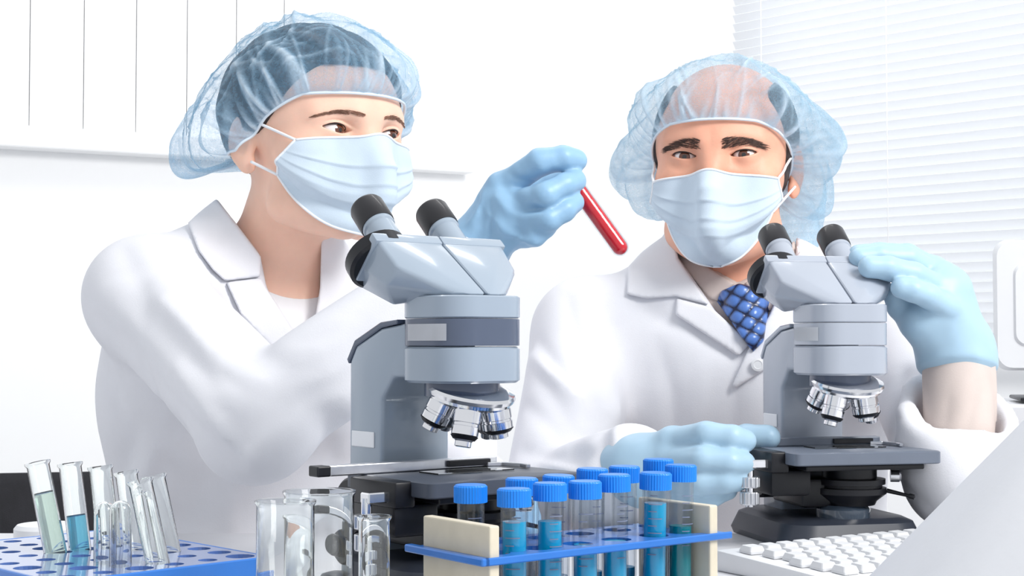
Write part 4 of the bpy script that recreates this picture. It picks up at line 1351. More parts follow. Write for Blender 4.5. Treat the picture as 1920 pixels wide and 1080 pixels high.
def make_cap(fr, f, rim, puff, droop, pole, m, parent, seed, nth=420, nt=130, npleat=90, amp=0.004, lump=1.0):
    """gathered bouffant cap: rim(th) height of the elastic, puff(th, t) fullness, droop(th) sag over the elastic"""
    rs = np.random.RandomState(seed)
    th = np.linspace(-np.pi, np.pi, nth, endpoint=False)
    rim_p = radial_on(f, fr, th, rim(th), -0.006, 0.0035)
    K = np.array((0, -0.012, 0.03))
    r0 = rim_p - K
    d0 = r0 / np.linalg.norm(r0, axis=1)[:, None]
    pole = np.array(pole, float); pole /= np.linalg.norm(pole)
    t = np.linspace(0, 1, nt) ** 1.15
    TH, TT = np.meshgrid(th, t, indexing='ij')
    om = np.arccos(np.clip(d0 @ pole, -1, 1))[:, None]
    D = (np.sin((1 - TT) * om)[..., None] * d0[:, None] + np.sin(TT * om)[..., None] * pole) / np.sin(om)[..., None]
    Df = D.reshape(-1, 3)
    base = march(lambda q: f(q) - 0.004, K + Df * 0.22, -Df, 0.22, 45, 0.85)
    rad = np.linalg.norm(base - K, axis=1).reshape(nth, nt)
    r_rim = np.linalg.norm(r0, axis=1)[:, None]
    rad = r_rim * np.exp(-TT / 0.04) + rad * (1 - np.exp(-TT / 0.04))
    fold = np.zeros_like(TT)
    disp = np.zeros_like(TT)
    for k in range(npleat):
        c0 = rs.uniform(-np.pi, np.pi); sl = rs.normal(0, 0.35); w = rs.uniform(0.012, 0.032); L = rs.uniform(0.12, 0.75) ** 1.3
        wave = rs.uniform(0.0, 0.05)
        cen = c0 + sl * TT + wave * np.sin(TT * rs.uniform(6, 14))
        dd = (TH - cen + np.pi) % (2 * np.pi) - np.pi
        g = np.exp(-(dd / (w * (1 + 1.2 * TT))) ** 2) * np.clip(1 - TT / L, 0, 1) ** 0.7
        fold += g * rs.uniform(0.25, 0.7); disp += g * rs.uniform(0.4, 1.2)
    # loose crossing wrinkles higher up
    for k in range(130):
        c0 = rs.uniform(-np.pi, np.pi); t0 = rs.uniform(0.15, 0.85); an = rs.uniform(-1.2, 1.2)
        dth = ((TH - c0 + np.pi) % (2 * np.pi) - np.pi) * np.maximum(1 - TT, 0.1); dt = TT - t0
        along_ = dth * math.cos(an) + dt * math.sin(an); ac = -dth * math.sin(an) + dt * math.cos(an)
        g = np.exp(-((ac + 0.5 * along_ ** 2) / rs.uniform(0.005, 0.013)) ** 2) * np.exp(-(along_ / rs.uniform(0.08, 0.22)) ** 2)
        fold += g * rs.uniform(0.2, 0.5); disp += g * rs.uniform(0.2, 0.7)
    soft = np.zeros_like(TT)
    for k in range(16):
        n_ = rs.randint(3, 19); soft += np.sin(n_ * TH + rs.uniform(-14, 14) * TT + rs.uniform(0, 6)) / 7
    soft *= lump
    pf = puff(TH, TT)
    rise = 1 - np.exp(-TT / 0.05)
    rad = rad + pf * rise * (1 + 0.5 * soft) + amp * disp * (1 - np.exp(-TT / 0.015))
    pts = K + D * rad[..., None]
    pts[..., 2] -= droop(TH) * np.exp(-((TT - 0.13) / 0.11) ** 2) * (1 - np.exp(-TT / 0.03)) * (1 + 0.5 * soft)
    fold = np.clip(fold + 0.55 * np.exp(-TT / 0.03), 0, 1)
    V = fr.wor(pts.reshape(-1, 3))
    idx = np.arange(nth * nt).reshape(nth, nt)
    i2 = np.roll(idx, -1, 0)
    F = np.stack([idx[:, :-1], idx[:, 1:], i2[:, 1:], i2[:, :-1]], -1).reshape(-1, 4)
    cp = np_obj('bouffant_cap', V, F, m, parent, {'fold': fold.ravel()})
    a, b = tube_mesh(np.array([fr.wor(x) for x in rim_p + np.stack([np.sin(th), np.cos(th), 0 * th], 1) * 0.0012]), 0.0016, 6, True)
    np_obj('elastic_band', a, b, M['cap_band'], cp)
    return cp

def seg_len(*a):
    return [float(np.linalg.norm(np.array(x) - np.array(y))) for x, y in zip(a, a[1:])]

def rng(pts, pad):
    pts = np.array(pts); return pts.min(0) - pad, pts.max(0) + pad

def finger(pts, r):
    return ([P(*p) for p in pts], r)

# ================================================================== the woman
SXW = 1.08
def woman():
    root = empty('person', (-0.27, 1.66, 0.0), 0,
                 'person in white coat, blue bouffant cap, mask and gloves raising a tube of red liquid', 'person')
    yaw = 43
    B = np.array((math.sin(math.radians(yaw)) * SXW, -math.cos(math.radians(yaw)), 0))
    eye_mid = P(684, 249, 1.56)
    O = eye_mid - B * 0.082
    fr = Frame(O, yaw, 0, 0, SXW)
    tor = Frame(P(470, 700, 1.70), 30, 0, 0, 1.05)
    # joints
    shR, elR, wrR = P(272, 552, 1.585), P(480, 792, 1.40), P(884, 478, 1.468)
    shL, elL, wrL = P(742, 590, 1.83), P(800, 885, 1.74), P(890, 918, 1.60)
    nk0 = fr.wor((0, -0.028, -0.055)); nk1 = P(500, 560, 1.69)
    hand = {'wrist': (wrR, 0.027), 'fingers': {
        'index': finger([(940, 352, 1.450), (1012, 305, 1.428), (1055, 297, 1.430), (1080, 302, 1.437)], [.0122, .0115, .0105, .0096]),
        'middle': finger([(956, 386, 1.436), (1022, 366, 1.412), (1058, 346, 1.420), (1079, 338, 1.432)], [.0120, .0108, .0098, .0092]),
        'ring': finger([(958, 420, 1.436), (1028, 412, 1.414), (1058, 394, 1.420), (1076, 380, 1.432)], [.0116, .0102, .0094, .0088]),
        'little': finger([(948, 450, 1.442), (1002, 440, 1.424), (1022, 424, 1.424), (1036, 410, 1.432)], [.0108, .0095, .0088, .008]),
        'thumb': finger([(916, 418, 1.482), (985, 372, 1.492), (1040, 345, 1.487), (1068, 334, 1.479)], [.0145, .0125, .0112, .0098])},
        'extra': [(wrR, P(945, 400, 1.452), 0.026, 0.021)]}
    fd = np.array((0.25, -0.95, -0.05)); fd /= np.linalg.norm(fd); sd_ = np.array((0.95, 0.25, 0.0))
    fl_ = lambda s, l, dn=0.0: [wrL + fd * 0.075 + sd_ * s, wrL + fd * (0.075 + l * 0.45) + sd_ * s * 1.1 + np.array((0, 0, dn + 0.004)), wrL + fd * (0.075 + l * 0.8) + sd_ * s * 1.1 + np.array((0, 0, dn - 0.012)), wrL + fd * (0.075 + l) + sd_ * s * 1.05 + np.array((0, 0, dn - 0.022))]
    handL = {'wrist': (wrL, 0.027), 'fingers': {
        'index': (fl_(-0.030, 0.062), [.0112, .0102, .0095, .0085]), 'middle': (fl_(-0.010, 0.070), [.0114, .0104, .0096, .0086]),
        'ring': (fl_(0.010, 0.064), [.0110, .0100, .0092, .0083]), 'little': (fl_(0.028, 0.050), [.0102, .0092, .0085, .0076]),
        'thumb': ([wrL + fd * 0.03 - sd_ * 0.026, wrL + fd * 0.062 - sd_ * 0.048, wrL + fd * 0.088 - sd_ * 0.052], [.0140, .0118, .0095])}}
    def torso(Q, g):
        q = tor.loc(Q)
        d = ell(q, (0.0, 0.0, -0.02), (0.165 + g, 0.105 + g, 0.20 + g))
        d = smin(d, ell(q, (0.0, 0.0, -0.24), (0.150 + g, 0.115 + g, 0.20 + g)), 0.06)
        d = smin(d, ell(q, (0.0, 0.045, 0.02), (0.12 + g, 0.08 + g, 0.09 + g)), 0.05)
        d = smin(d, cone(Q, shR, nk1, 0.050 + g, 0.055 + g), 0.05)
        d = smin(d, cone(Q, shL, nk1, 0.050 + g, 0.055 + g), 0.05)
        return d
    hips = [P(400, 1130, 1.74), P(520, 1130, 1.78)]
    for h in hips: h[2] = 0.53
    knees = [h + np.array((0.16, -0.36, -0.01)) for h in hips]
    feet = [k + np.array((0.0, 0.06, -0.46)) for k in knees]
    def body(Q):
        d = head_sdf(short_jaw(fr.loc(Q)), lids=0.0046)
        n = cone(Q, nk0, nk1, 0.0505, 0.056)
        d = smin(d, n, 0.022)
        t = torso(Q, -0.022)
        d = smin(d, t, 0.035)
        for a, b, c in ((shR, elR, wrR), (shL, elL, wrL)):
            d = smin(d, cone(Q, a, b, 0.042, 0.036), 0.02)
            d = smin(d, cone(Q, b, c, 0.034, 0.022), 0.01)
        d = np.minimum(d, hand_sdf(Q, hand, -0.0045))
        d = np.minimum(d, hand_sdf(Q, handL, -0.0045))
        for h, k, f_ in zip(hips, knees, feet):
            d = smin(d, cone(Q, h, k, 0.085, 0.058), 0.03)
            d = smin(d, cone(Q, k, f_ + np.array((0, 0, 0.05)), 0.055, 0.038), 0.02)
            d = smin(d, cone(Q, f_ + np.array((0, 0.02, 0.036)), f_ + np.array((0.03, -0.15, 0.032)), 0.036, 0.030), 0.02)
        return d
    lo, hi = rng([O + (0, 0, 0.13), *feet, *knees, *hips, wrR, P(1090, 300, 1.42), shR, shL, elR], 0.13)
    ex = fr.wor((0, 0.08, 0))
    xs = grid(lo[0], hi[0], 0.008, [(O[0] - 0.1, O[0] + 0.13, 0.0025), (ex[0] - 0.06, ex[0] + 0.06, 0.0013)])
    ys = grid(lo[1], hi[1], 0.008, [(O[1] - 0.12, O[1] + 0.09, 0.0028), (ex[1] - 0.045, ex[1] + 0.045, 0.0013)])
    zs = grid(0.0, hi[2], 0.009, [(O[2] - 0.16, O[2] + 0.12, 0.0028), (ex[2] - 0.02, ex[2] + 0.03, 0.0011)])
    V, F = mesh_sdf(body, xs, ys, zs)
    V = smooth_mesh(V, F, 1, 0.4)
    np_obj('body', V, F, M['skin_w'], root)
    fl = lambda q: head_sdf(short_jaw(q))
    flat = lambda q: head_sdf(short_jaw(q), feat=False)
    face_parts(fr, fl, False, root, M['brow_w'], (11, 0), 0.0046)
    # hair pulled back under the cap
    def hair(Q):
        q = fr.loc(Q)
        d = np.minimum(head_sdf(q, feat=False), ell(q, (0, -0.012, 0.034), (0.0765, 0.097, 0.086)))
        line = np.interp(q[:, 1], (-0.05, 0.0, 0.02, 0.036, 0.05, 0.065), (-0.05, -0.004, 0.005, 0.020, 0.046, 0.070))
        h = d - np.interp(q[:, 2], (-0.01, 0.03), (0.004, 0.0085)) - 0.0015 * np.sin(q[:, 0] * 260 + 60 * q[:, 2]) 
        h = smin(h, ell(q, (0, -0.092, 0.012), (0.042, 0.030, 0.042)), 0.02)
        return smax(h, (line - q[:, 2]) * 0.7, 0.006)
    lo, hi = rng([O - 0.14, O + 0.15], 0.01)
    V, F = mesh_sdf(hair, *[np.arange(lo[i], hi[i], 0.0042) for i in range(3)])
    np_obj('hair', V, F, M['hair_d'], root)
    fh = lambda q: np.minimum(smin(head_sdf(q, feat=False), ell(np.abs(q) * np.array((1, 0, 0)) + q * np.array((0, 1, 1)), (0.080, -0.014, 0.004), (0.012, 0.018, 0.026)), 0.01), ell(q, (0, -0.092, 0.012), (0.045, 0.032, 0.045)))
    # mask
    make_mask(fr, flat, -0.008, -0.107, 53, 74, root,
              [((0, 0), (-0.078, 0.010, 0.012)), ((0, -1), (-0.079, 0.004, -0.030)), ((-1, 0), (0.078, 0.010, 0.012)), ((-1, -1), (0.079, 0.004, -0.030))])
    # cap
    def rim(th):
        k = (1 - np.cos(th)) / 2
        return np.interp(k, (0, 0.12, 0.3, 0.5, 0.75, 1.0), (0.038, 0.036, 0.014, -0.018, -0.024, -0.015))
    def puff(TH, TT):
        back = np.clip(-np.cos(TH), 0, 1)
        return 0.016 * np.clip(np.sin(np.pi * np.clip(TT + 0.12, 0, 1)), 0, 1) ** 0.6 + back ** 1.2 * 0.038 * np.exp(-((TT - 0.22) / 0.30) ** 2) + 0.010 * np.exp(-((TT - 0.15) / 0.15) ** 2)
    make_cap(fr, fh, rim, puff, lambda TH: 0.010 * np.clip(-np.cos(TH) + 0.1, 0, 1), (0, -0.55, 1), M['cap'], root, 3, lump=0.4)
    # coat
    vcut = [(404, 372), (440, 415), (488, 478), (500, 540), (545, 610), (597, 690), (588, 610), (600, 540), (603, 428), (603, 300), (404, 300)]
    def coat0(Q):
        d = torso(Q, 0.0)
        col = cone(Q, nk1 + np.array((-0.012, 0.01, -0.02)), nk0 + (nk1 - nk0) * 0.42 + np.array((-0.014, 0.01, 0)), 0.085, 0.068)
        x, y, dep = project(Q)
        edge = np.interp(x, (380, 404, 600, 640), (366, 366, 428, 440))
        col = smax(col, (edge - y) * dep / FPX, 0.006)
        d = smin(d, col, 0.03)
        d = smin(d, cone(Q, shR, P(398, 505, 1.665), 0.046, 0.040), 0.04)
        d = smin(d, cone(Q, shR, elR, 0.058, 0.058), 0.03)
        d = smin(d, cone(Q, elR, P(868, 505, 1.462), 0.053, 0.043), 0.012)
        d = smin(d, cone(Q, shL, elL, 0.062, 0.055), 0.03)
        d = smin(d, cone(Q, elL, wrL, 0.052, 0.042), 0.02)
        q = tor.loc(Q)
        d = smin(d, ell(q, (0.0, 0.0, -0.42), (0.165, 0.15, 0.16)), 0.06)
        return d
    folds = [([(300, 488), (340, 515), (380, 550)], 0.004, 0.008), ([(228, 462), (262, 540), (265, 600)], 0.005, 0.012),
             ([(240, 560), (330, 640), (400, 720)], 0.006, 0.02), ([(300, 560), (380, 640), (450, 720)], -0.005, 0.016),
             ([(225, 640), (300, 760), (360, 830)], 0.005, 0.018), ([(330, 690), (400, 780), (440, 840)], -0.006, 0.018),
             ([(520, 722), (490, 765), (470, 830)], 0.015, 0.011), ([(500, 790), (478, 830), (470, 880)], -0.006, 0.010),
             ([(530, 700), (600, 690), (680, 620)], 0.004, 0.012), ([(560, 730), (640, 690)], -0.005, 0.012),
             ([(503, 785), (590, 738), (673, 692)], 0.007, 0.008), ([(420, 600), (470, 650), (540, 690)], 0.005, 0.012),
             ([(180, 660), (215, 740), (232, 800)], 0.005, 0.012), ([(255, 800), (238, 850), (235, 880)], 0.007, 0.010),
             ([(290, 850), (270, 900), (262, 960)], -0.006, 0.012), ([(400, 880), (360, 930), (340, 990)], 0.006, 0.016),
             ([(185, 600), (250, 660), (330, 760)], 0.004, 0.010), ([(205, 520), (240, 500), (300, 500)], 0.003, 0.010), ([(350, 560), (420, 640), (500, 690)], 0.004, 0.010),
             ([(420, 700), (470, 740), (510, 735)], 0.005, 0.009), ([(400, 760), (440, 790), (470, 840)], 0.005, 0.009), ([(340, 760), (400, 830), (455, 870)], 0.004, 0.009),
             ([(560, 640), (640, 620), (740, 545)], 0.003, 0.008), ([(545, 760), (600, 700), (690, 640)], 0.004, 0.008), ([(300, 860), (330, 900), (330, 1000)], 0.006, 0.012),
             ([(440, 900), (430, 960), (440, 1020)], -0.005, 0.012), ([(600, 760), (620, 830), (610, 900)], 0.006, 0.014), ([(660, 730), (650, 800), (640, 860)], -0.005, 0.014)]
    fold = fold_fn(coat0, folds, 1.0, 2.6, 0.0105)
    def coat(Q):
        d = coat0(Q) + fold(Q) + ripple(Q, 0.0009, 32, 2)
        d = smax(d, -(np.maximum(np.maximum(wedge(Q, vcut), Q[:, 1] - 1.76), 1.49 - Q[:, 1])), 0.004)
        # cloth is cut where the sleeve ends, hollow inside
        return np.maximum(d, 0.46 - Q[:, 2])
    def coat_cut(Q):
        # only the outer layer is taken away at the neck: what lies deeper is skin and shirt
        return coat(Q)
    lo, hi = rng([shR, shL, elR, elL, wrR, wrL, O], 0.11)
    zs = grid(0.455, P(500, 355, 1.72)[2] + 0.01, 0.0085, [(0.74, 1.3, 0.0044)])
    V, F = mesh_sdf(coat_cut, grid(lo[0], hi[0], 0.0044), grid(lo[1], hi[1] + 0.05, 0.0052), zs)
    V = smooth_mesh(V, F, 1, 0.5)
    lc = np_obj('lab_coat', V, F, M['coat'], root)
    patch('collar', [(404, 369), (352, 418), (372, 470), (399, 506), (422, 527), (488, 519), (490, 482), (442, 418)], coat0, 0.0065, 0.003, 1.48, 1.72, M['coat'], lc)
    patch('lapel', [(489, 521), (424, 529), (452, 590), (505, 650), (596, 700), (596, 690), (545, 612), (500, 542)], coat0, 0.0058, 0.003, 1.44, 1.70, M['coat'], lc)
    patch('lapel', [(603, 430), (600, 540), (588, 612), (600, 690), (660, 620), (690, 520), (670, 440)], coat0, 0.006, 0.003, 1.44, 1.84, M['coat'], lc)
    # white top under the coat
    def tee(Q):
        x, y, dep = project(Q)
        d = torso(Q, -0.0165)
        return np.maximum(smax(d, (np.interp(x, (430, 500, 550, 600, 660), (470, 520, 541, 538, 470)) - y) * dep / FPX, 0.003), 0.50 - Q[:, 2])
    lo, hi = rng([shR, shL, tor.O - 0.15, tor.O + 0.15], 0.06)
    V, F = mesh_sdf(tee, grid(lo[0], hi[0], 0.006), grid(lo[1], hi[1], 0.006), grid(0.49, hi[2] + 0.06, 0.006))
    np_obj('undershirt', V, F, M['tshirt'], root)
    # glove, its cuff tucked into the sleeve
    cuff0 = wrR + (elR - wrR) * 0.22
    gw = [([(885, 470), (905, 430), (900, 370)], 0.0022, 0.005), ([(905, 480), (925, 440), (918, 380)], 0.0022, 0.005), ([(925, 480), (945, 455), (985, 440)], 0.0026, 0.005),
          ([(915, 400), (950, 440), (1000, 455)], -0.0026, 0.005), ([(945, 350), (975, 385), (1015, 393)], 0.0024, 0.005), ([(930, 370), (965, 410), (1012, 402)], -0.002, 0.004),
          ([(880, 420), (900, 400), (905, 360)], -0.002, 0.004), ([(960, 480), (985, 455)], 0.002, 0.004), ([(1005, 318), (1015, 330)], 0.0014, 0.004), ([(960, 330), (990, 345), (1030, 335)], 0.0016, 0.004)]
    def glove0(Q):
        d = hand_sdf(Q, hand, 0.0016)
        return smin(d, cone(Q, wrR, cuff0, 0.0305, 0.036), 0.012)
    gf = fold_fn(glove0, gw, 1.0, 3.0)
    glove = lambda Q: glove0(Q) + gf(Q) + ripple(Q, 0.0003, 260, 4)
    lo, hi = rng([cuff0, wrR] + [p for f_ in hand['fingers'].values() for p in f_[0]], 0.045)
    V, F = mesh_sdf(glove, *[np.arange(lo[i], hi[i], 0.0019) for i in range(3)])
    np_obj('glove', V, F, M['glove'], root)
    gl2 = lambda Q: smin(hand_sdf(Q, handL, 0.0016), cone(Q, wrL, wrL + (elL - wrL) * 0.2, 0.0305, 0.036), 0.012)
    lo, hi = rng([wrL, wrL + (elL - wrL) * 0.2] + [p for f_ in handL['fingers'].values() for p in f_[0]], 0.045)
    V, F = mesh_sdf(gl2, *[np.arange(lo[i], hi[i], 0.0026) for i in range(3)])
    np_obj('glove', V, F, M['glove'], root)
    return root
woman()

# ================================================================== the man
SXM = 1.05
def man():
    root = empty('person', (0.27, 1.80, 0.0), 0,
                 'person in white coat with beige shirt and blue tie, gloved hands on a microscope', 'person')
    yaw = -17
    B = np.array((math.sin(math.radians(yaw)) * SXM, -math.cos(math.radians(yaw)), 0))
    O = P(1337, 292, 1.70) - B * 0.082
    fr = Frame(O, yaw, 0, 0, SXM)
    tor = Frame(P(1385, 760, 1.83), -6, 0, 0, 1.05)
    shR, elR, wrR = P(1098, 622, 1.80), P(1048, 935, 1.66), P(1190, 885, 1.49)
    shL, elL, wrL = P(1690, 622, 1.82), P(1800, 886, 1.475), P(1794, 664, 1.515)
    nk0 = fr.wor((0, -0.028, -0.055)); nk1 = P(1385, 570, 1.82)
    handR = {'wrist': (wrR, 0.030), 'fingers': {
        'index': finger([(1262, 832, 1.455), (1325, 817, 1.420), (1372, 822, 1.414), (1396, 828, 1.420)], [.0135, .0122, .0112, .0100]),
        'middle': finger([(1252, 868, 1.448), (1318, 862, 1.406), (1368, 866, 1.402), (1394, 868, 1.410)], [.0135, .0122, .0112, .0102]),
        'ring': finger([(1250, 903, 1.450), (1312, 903, 1.410), (1358, 901, 1.406), (1382, 899, 1.412)], [.0130, .0118, .0108, .0098]),
        'little': finger([(1256, 932, 1.456), (1300, 936, 1.426), (1338, 927, 1.422), (1362, 919, 1.426)], [.0118, .0106, .0098, .0088]),
        'thumb': finger([(1250, 862, 1.490), (1330, 838, 1.492), (1400, 822, 1.474), (1440, 820, 1.468)], [.0155, .0135, .0122, .0108])},
        'extra': [(wrR, P(1262, 880, 1.462), 0.028, 0.022)]}
    handL = {'wrist': (wrL, 0.031), 'fingers': {
        'index': finger([(1752, 512, 1.530), (1700, 482, 1.524), (1648, 478, 1.520), (1610, 480, 1.516)], [.0135, .0120, .0108, .0098]),
        'middle': finger([(1756, 520, 1.508), (1700, 487, 1.496), (1650, 482, 1.490), (1612, 484, 1.486)], [.0135, .0122, .0110, .0100]),
        'ring': finger([(1762, 545, 1.488), (1712, 516, 1.470), (1665, 502, 1.462), (1630, 500, 1.460)], [.0132, .0118, .0106, .0098]),
        'little': finger([(1772, 580, 1.474), (1740, 556, 1.456), (1712, 545, 1.450), (1690, 540, 1.450)], [.0122, .0110, .0100, .0090]),
        'thumb': finger([(1768, 640, 1.512), (1715, 600, 1.500), (1688, 575, 1.494), (1678, 552, 1.492)], [.0165, .0140, .0120, .0105])},
        'extra': [(wrL, P(1730, 600, 1.488), 0.030, 0.023), (wrL, P(1775, 545, 1.50), 0.030, 0.024)]}
    def torso(Q, g):
        q = tor.loc(Q)
        d = ell(q, (0.0, 0.0, 0.0), (0.180 + g, 0.120 + g, 0.22 + g))
        d = smin(d, ell(q, (0.0, 0.0, -0.22), (0.170 + g, 0.125 + g, 0.22 + g)), 0.06)
        d = smin(d, ell(q, (0.0, 0.03, 0.03), (0.14 + g, 0.09 + g, 0.10 + g)), 0.05)
        d = smin(d, cone(Q, shR, nk1, 0.056 + g, 0.062 + g), 0.05)
        d = smin(d, cone(Q, shL, nk1, 0.056 + g, 0.062 + g), 0.05)
        return d
    hips = [P(1330, 1130, 1.86), P(1440, 1130, 1.86)]
    for h in hips: h[2] = 0.53
    knees = [h + np.array((dx, -0.38, -0.01)) for h, dx in zip(hips, (-0.05, 0.05))]
    feet = [k + np.array((0.0, 0.06, -0.46)) for k in knees]
    def body(Q):
        d = head_sdf(fr.loc(Q), male=True, lids=0.0037)
        n = cone(Q, nk0, nk1, 0.059, 0.064)
        d = smin(d, n, 0.022)
        d = smin(d, torso(Q, -0.026), 0.035)
        for a, b, c in ((shR, elR, wrR), (shL, elL, wrL)):
            d = smin(d, cone(Q, a, b, 0.046, 0.030), 0.02)
            d = smin(d, cone(Q, b, c, 0.027, 0.021), 0.01)
        d = np.minimum(d, hand_sdf(Q, handR, -0.005))
        d = np.minimum(d, hand_sdf(Q, handL, -0.005))
        for h, k, f_ in zip(hips, knees, feet):
            d = smin(d, cone(Q, h, k, 0.09, 0.062), 0.03)
            d = smin(d, cone(Q, k, f_ + np.array((0, 0, 0.05)), 0.058, 0.04), 0.02)
            d = smin(d, cone(Q, f_ + np.array((0, 0.02, 0.04)), f_ + np.array((0.0, -0.16, 0.034)), 0.04, 0.032), 0.02)
        return d
    lo, hi = rng([O + (0, 0, 0.13), *feet, *knees, *hips, wrR, wrL, shR, shL, elL, elR, P(1600, 480, 1.40)], 0.13)
    ex = fr.wor((0, 0.08, 0))
    xs = grid(lo[0], hi[0], 0.009, [(O[0] - 0.1, O[0] + 0.1, 0.0026), (ex[0] - 0.065, ex[0] + 0.065, 0.0013)])
    ys = grid(lo[1], hi[1], 0.009, [(O[1] - 0.12, O[1] + 0.09, 0.0028), (ex[1] - 0.03, ex[1] + 0.03, 0.0013)])
    zs = grid(0.0, hi[2], 0.009, [(O[2] - 0.16, O[2] + 0.12, 0.0028), (ex[2] - 0.02, ex[2] + 0.03, 0.0011)])
    V, F = mesh_sdf(body, xs, ys, zs)
    V = smooth_mesh(V, F, 1, 0.4)
    np_obj('body', V, F, M['skin_m'], root)
    fl = lambda q: head_sdf(q, male=True)
    flat = lambda q: head_sdf(q, feat=False)
    face_parts(fr, fl, True, root, M['brow_m'], (6, -2), 0.0037)
    def hair(Q):
        q = fr.loc(Q)
        d = np.minimum(head_sdf(q, feat=False), ell(q, (0, -0.012, 0.034), (0.0765, 0.097, 0.086)))
        line = np.interp(q[:, 1], (-0.05, 0.0, 0.02, 0.038, 0.05), (-0.055, -0.04, -0.022, 0.02, 0.085))
        h = d - 0.0045 - 0.0012 * np.sin(q[:, 0] * 300 + 90 * q[:, 1])
        bald = 0.055 - np.hypot(q[:, 0], np.maximum(-(q[:, 1] + 0.03), 0) * 1.2)     # bare crown
        h = smax(h, np.where(q[:, 2] > 0.06, bald, -1), 0.004)
        return smax(h, (line - q[:, 2]) * 0.6, 0.006)
    lo, hi = rng([O - 0.13, O + 0.14], 0.01)
    V, F = mesh_sdf(hair, *[np.arange(lo[i], hi[i], 0.0042) for i in range(3)])
    np_obj('hair', V, F, M['hair_m'], root)
    make_mask(fr, flat, -0.023, -0.126, 50, 56, root,
              [((0, 0), (-0.079, 0.014, 0.008)), ((0, -1), (-0.079, 0.004, -0.030)), ((-1, 0), (0.079, 0.014, 0.008)), ((-1, -1), (0.079, 0.004, -0.030))])
    def rim(th):
        k = (1 - np.cos(th)) / 2
        return np.interp(k, (0, 0.06, 0.15, 0.3, 0.5, 0.75, 1.0), (0.040, 0.038, 0.028, 0.006, -0.022, -0.045, -0.055))
    def puff(TH, TT):
        side = np.abs(np.sin(TH)) ** 1.5
        back = np.clip(-np.cos(TH), 0, 1)
        return 0.008 * np.sin(np.pi * np.clip(TT, 0, 1)) ** 0.6 + (side * 0.033 + back * 0.026) * np.exp(-((TT - 0.18) / 0.22) ** 2) + 0.006 * np.exp(-((TT - 0.15) / 0.15) ** 2)
    make_cap(fr, flat, rim, puff, lambda TH: 0.030 * np.clip(-np.cos(TH) + 0.45, 0, 1), (0, -0.35, 1), M['cap_m'], root, 11, npleat=90, lump=0.75)
    # coat
    vcut = [(1262, 432), (1272, 482), (1345, 588), (1408, 642), (1442, 590), (1492, 480), (1492, 380), (1262, 380)]
    send = elL + (wrL - elL) * 0.50
    sdir = (wrL - elL) / np.linalg.norm(wrL - elL)
    cutn = np.array((0.05, -0.45, 0.89)); cutn /= np.linalg.norm(cutn)
    def coat0(Q):
        d = torso(Q, 0.0)
        x, y, dep = project(Q)
        col = cone(Q, nk1 + np.array((0, 0.01, -0.02)), nk0 + (nk1 - nk0) * 0.42 + np.array((0, 0.012, 0)), 0.098, 0.080)
        edge = np.interp(x, (1230, 1262, 1490, 1520), (440, 428, 470, 480))
        col = smax(col, (edge - y) * dep / FPX, 0.006)
        d = smin(d, col, 0.03)
        d = smin(d, cone(Q, shR, elR, 0.062, 0.062), 0.03)
        d = smin(d, cone(Q, elR, P(1180, 888, 1.51), 0.056, 0.050), 0.012)
        d = smin(d, cone(Q, shL, elL, 0.064, 0.054), 0.03)
        q = tor.loc(Q)
        d = smin(d, ell(q, (0, 0.0, -0.42), (0.20, 0.17, 0.16)), 0.06)
        s = cone(Q, elL, elL + (wrL - elL) * 0.72, 0.054, 0.063)
        s = smax(s, (Q - send) @ cutn, 0.008)
        d = smin(d, s, 0.014)
        hole = cone(Q, elL + (wrL - elL) * 0.24, elL + (wrL - elL) * 0.9, 0.040, 0.054)
        return smax(d, -hole, 0.008)
    folds = [([(1063, 555), (1085, 640), (1110, 740)], 0.005, 0.008), ([(1110, 740), (1125, 800), (1138, 885)], 0.008, 0.007),
             ([(990, 665), (1060, 720), (1105, 760)], -0.006, 0.012), ([(1000, 690), (1060, 780), (1100, 840)], 0.005, 0.014),
             ([(1105, 850), (1050, 862), (980, 845)], 0.006, 0.010), ([(1130, 560), (1160, 640), (1180, 740)], 0.004, 0.022),
             ([(1200, 570), (1240, 600), (1270, 610)], 0.004, 0.012), ([(1285, 600), (1340, 650), (1385, 668)], 0.003, 0.006),
             ([(1378, 668), (1374, 740), (1374, 860)], 0.0035, 0.005), ([(1140, 890), (1145, 840), (1160, 760)], -0.004, 0.012),
             ([(1690, 690), (1680, 760), (1660, 850)], 0.006, 0.010), ([(1720, 720), (1700, 790), (1680, 860)], -0.006, 0.012),
             ([(1715, 890), (1690, 915), (1650, 935)], 0.005, 0.014), ([(1680, 870), (1740, 960), (1790, 985)], -0.005, 0.014),
             ([(1010, 640), (1050, 700), (1100, 750)], 0.004, 0.009), ([(985, 760), (1040, 800), (1090, 880)], 0.005, 0.009), ([(1000, 850), (1060, 880), (1120, 890)], -0.004, 0.009),
             ([(1230, 640), (1260, 740), (1270, 850)], 0.003, 0.014), ([(1320, 690), (1310, 780), (1290, 850)], -0.003, 0.014), ([(1095, 560), (1120, 620), (1135, 700)], 0.003, 0.010),
             ([(1440, 700), (1450, 780), (1440, 860)], 0.004, 0.012), ([(1650, 820), (1690, 900), (1750, 960)], 0.006, 0.010)]
    fold = fold_fn(coat0, folds, 1.0, 2.6, 0.0105)
    def coat(Q):
        d = coat0(Q) + fold(Q) + ripple(Q, 0.0008, 32, 7)
        d = smax(d, -(np.maximum(wedge(Q, vcut), Q[:, 1] - 1.87)), 0.004)
        return np.maximum(d, 0.46 - Q[:, 2])
    lo, hi = rng([shR, shL, elR, elL, wrR, wrL], 0.11)
    V, F = mesh_sdf(coat, grid(lo[0], hi[0], 0.0044), grid(lo[1], hi[1] + 0.08, 0.0052), grid(0.455, P(1380, 415, 1.84)[2] + 0.01, 0.0085, [(0.72, 1.3, 0.0044)]))
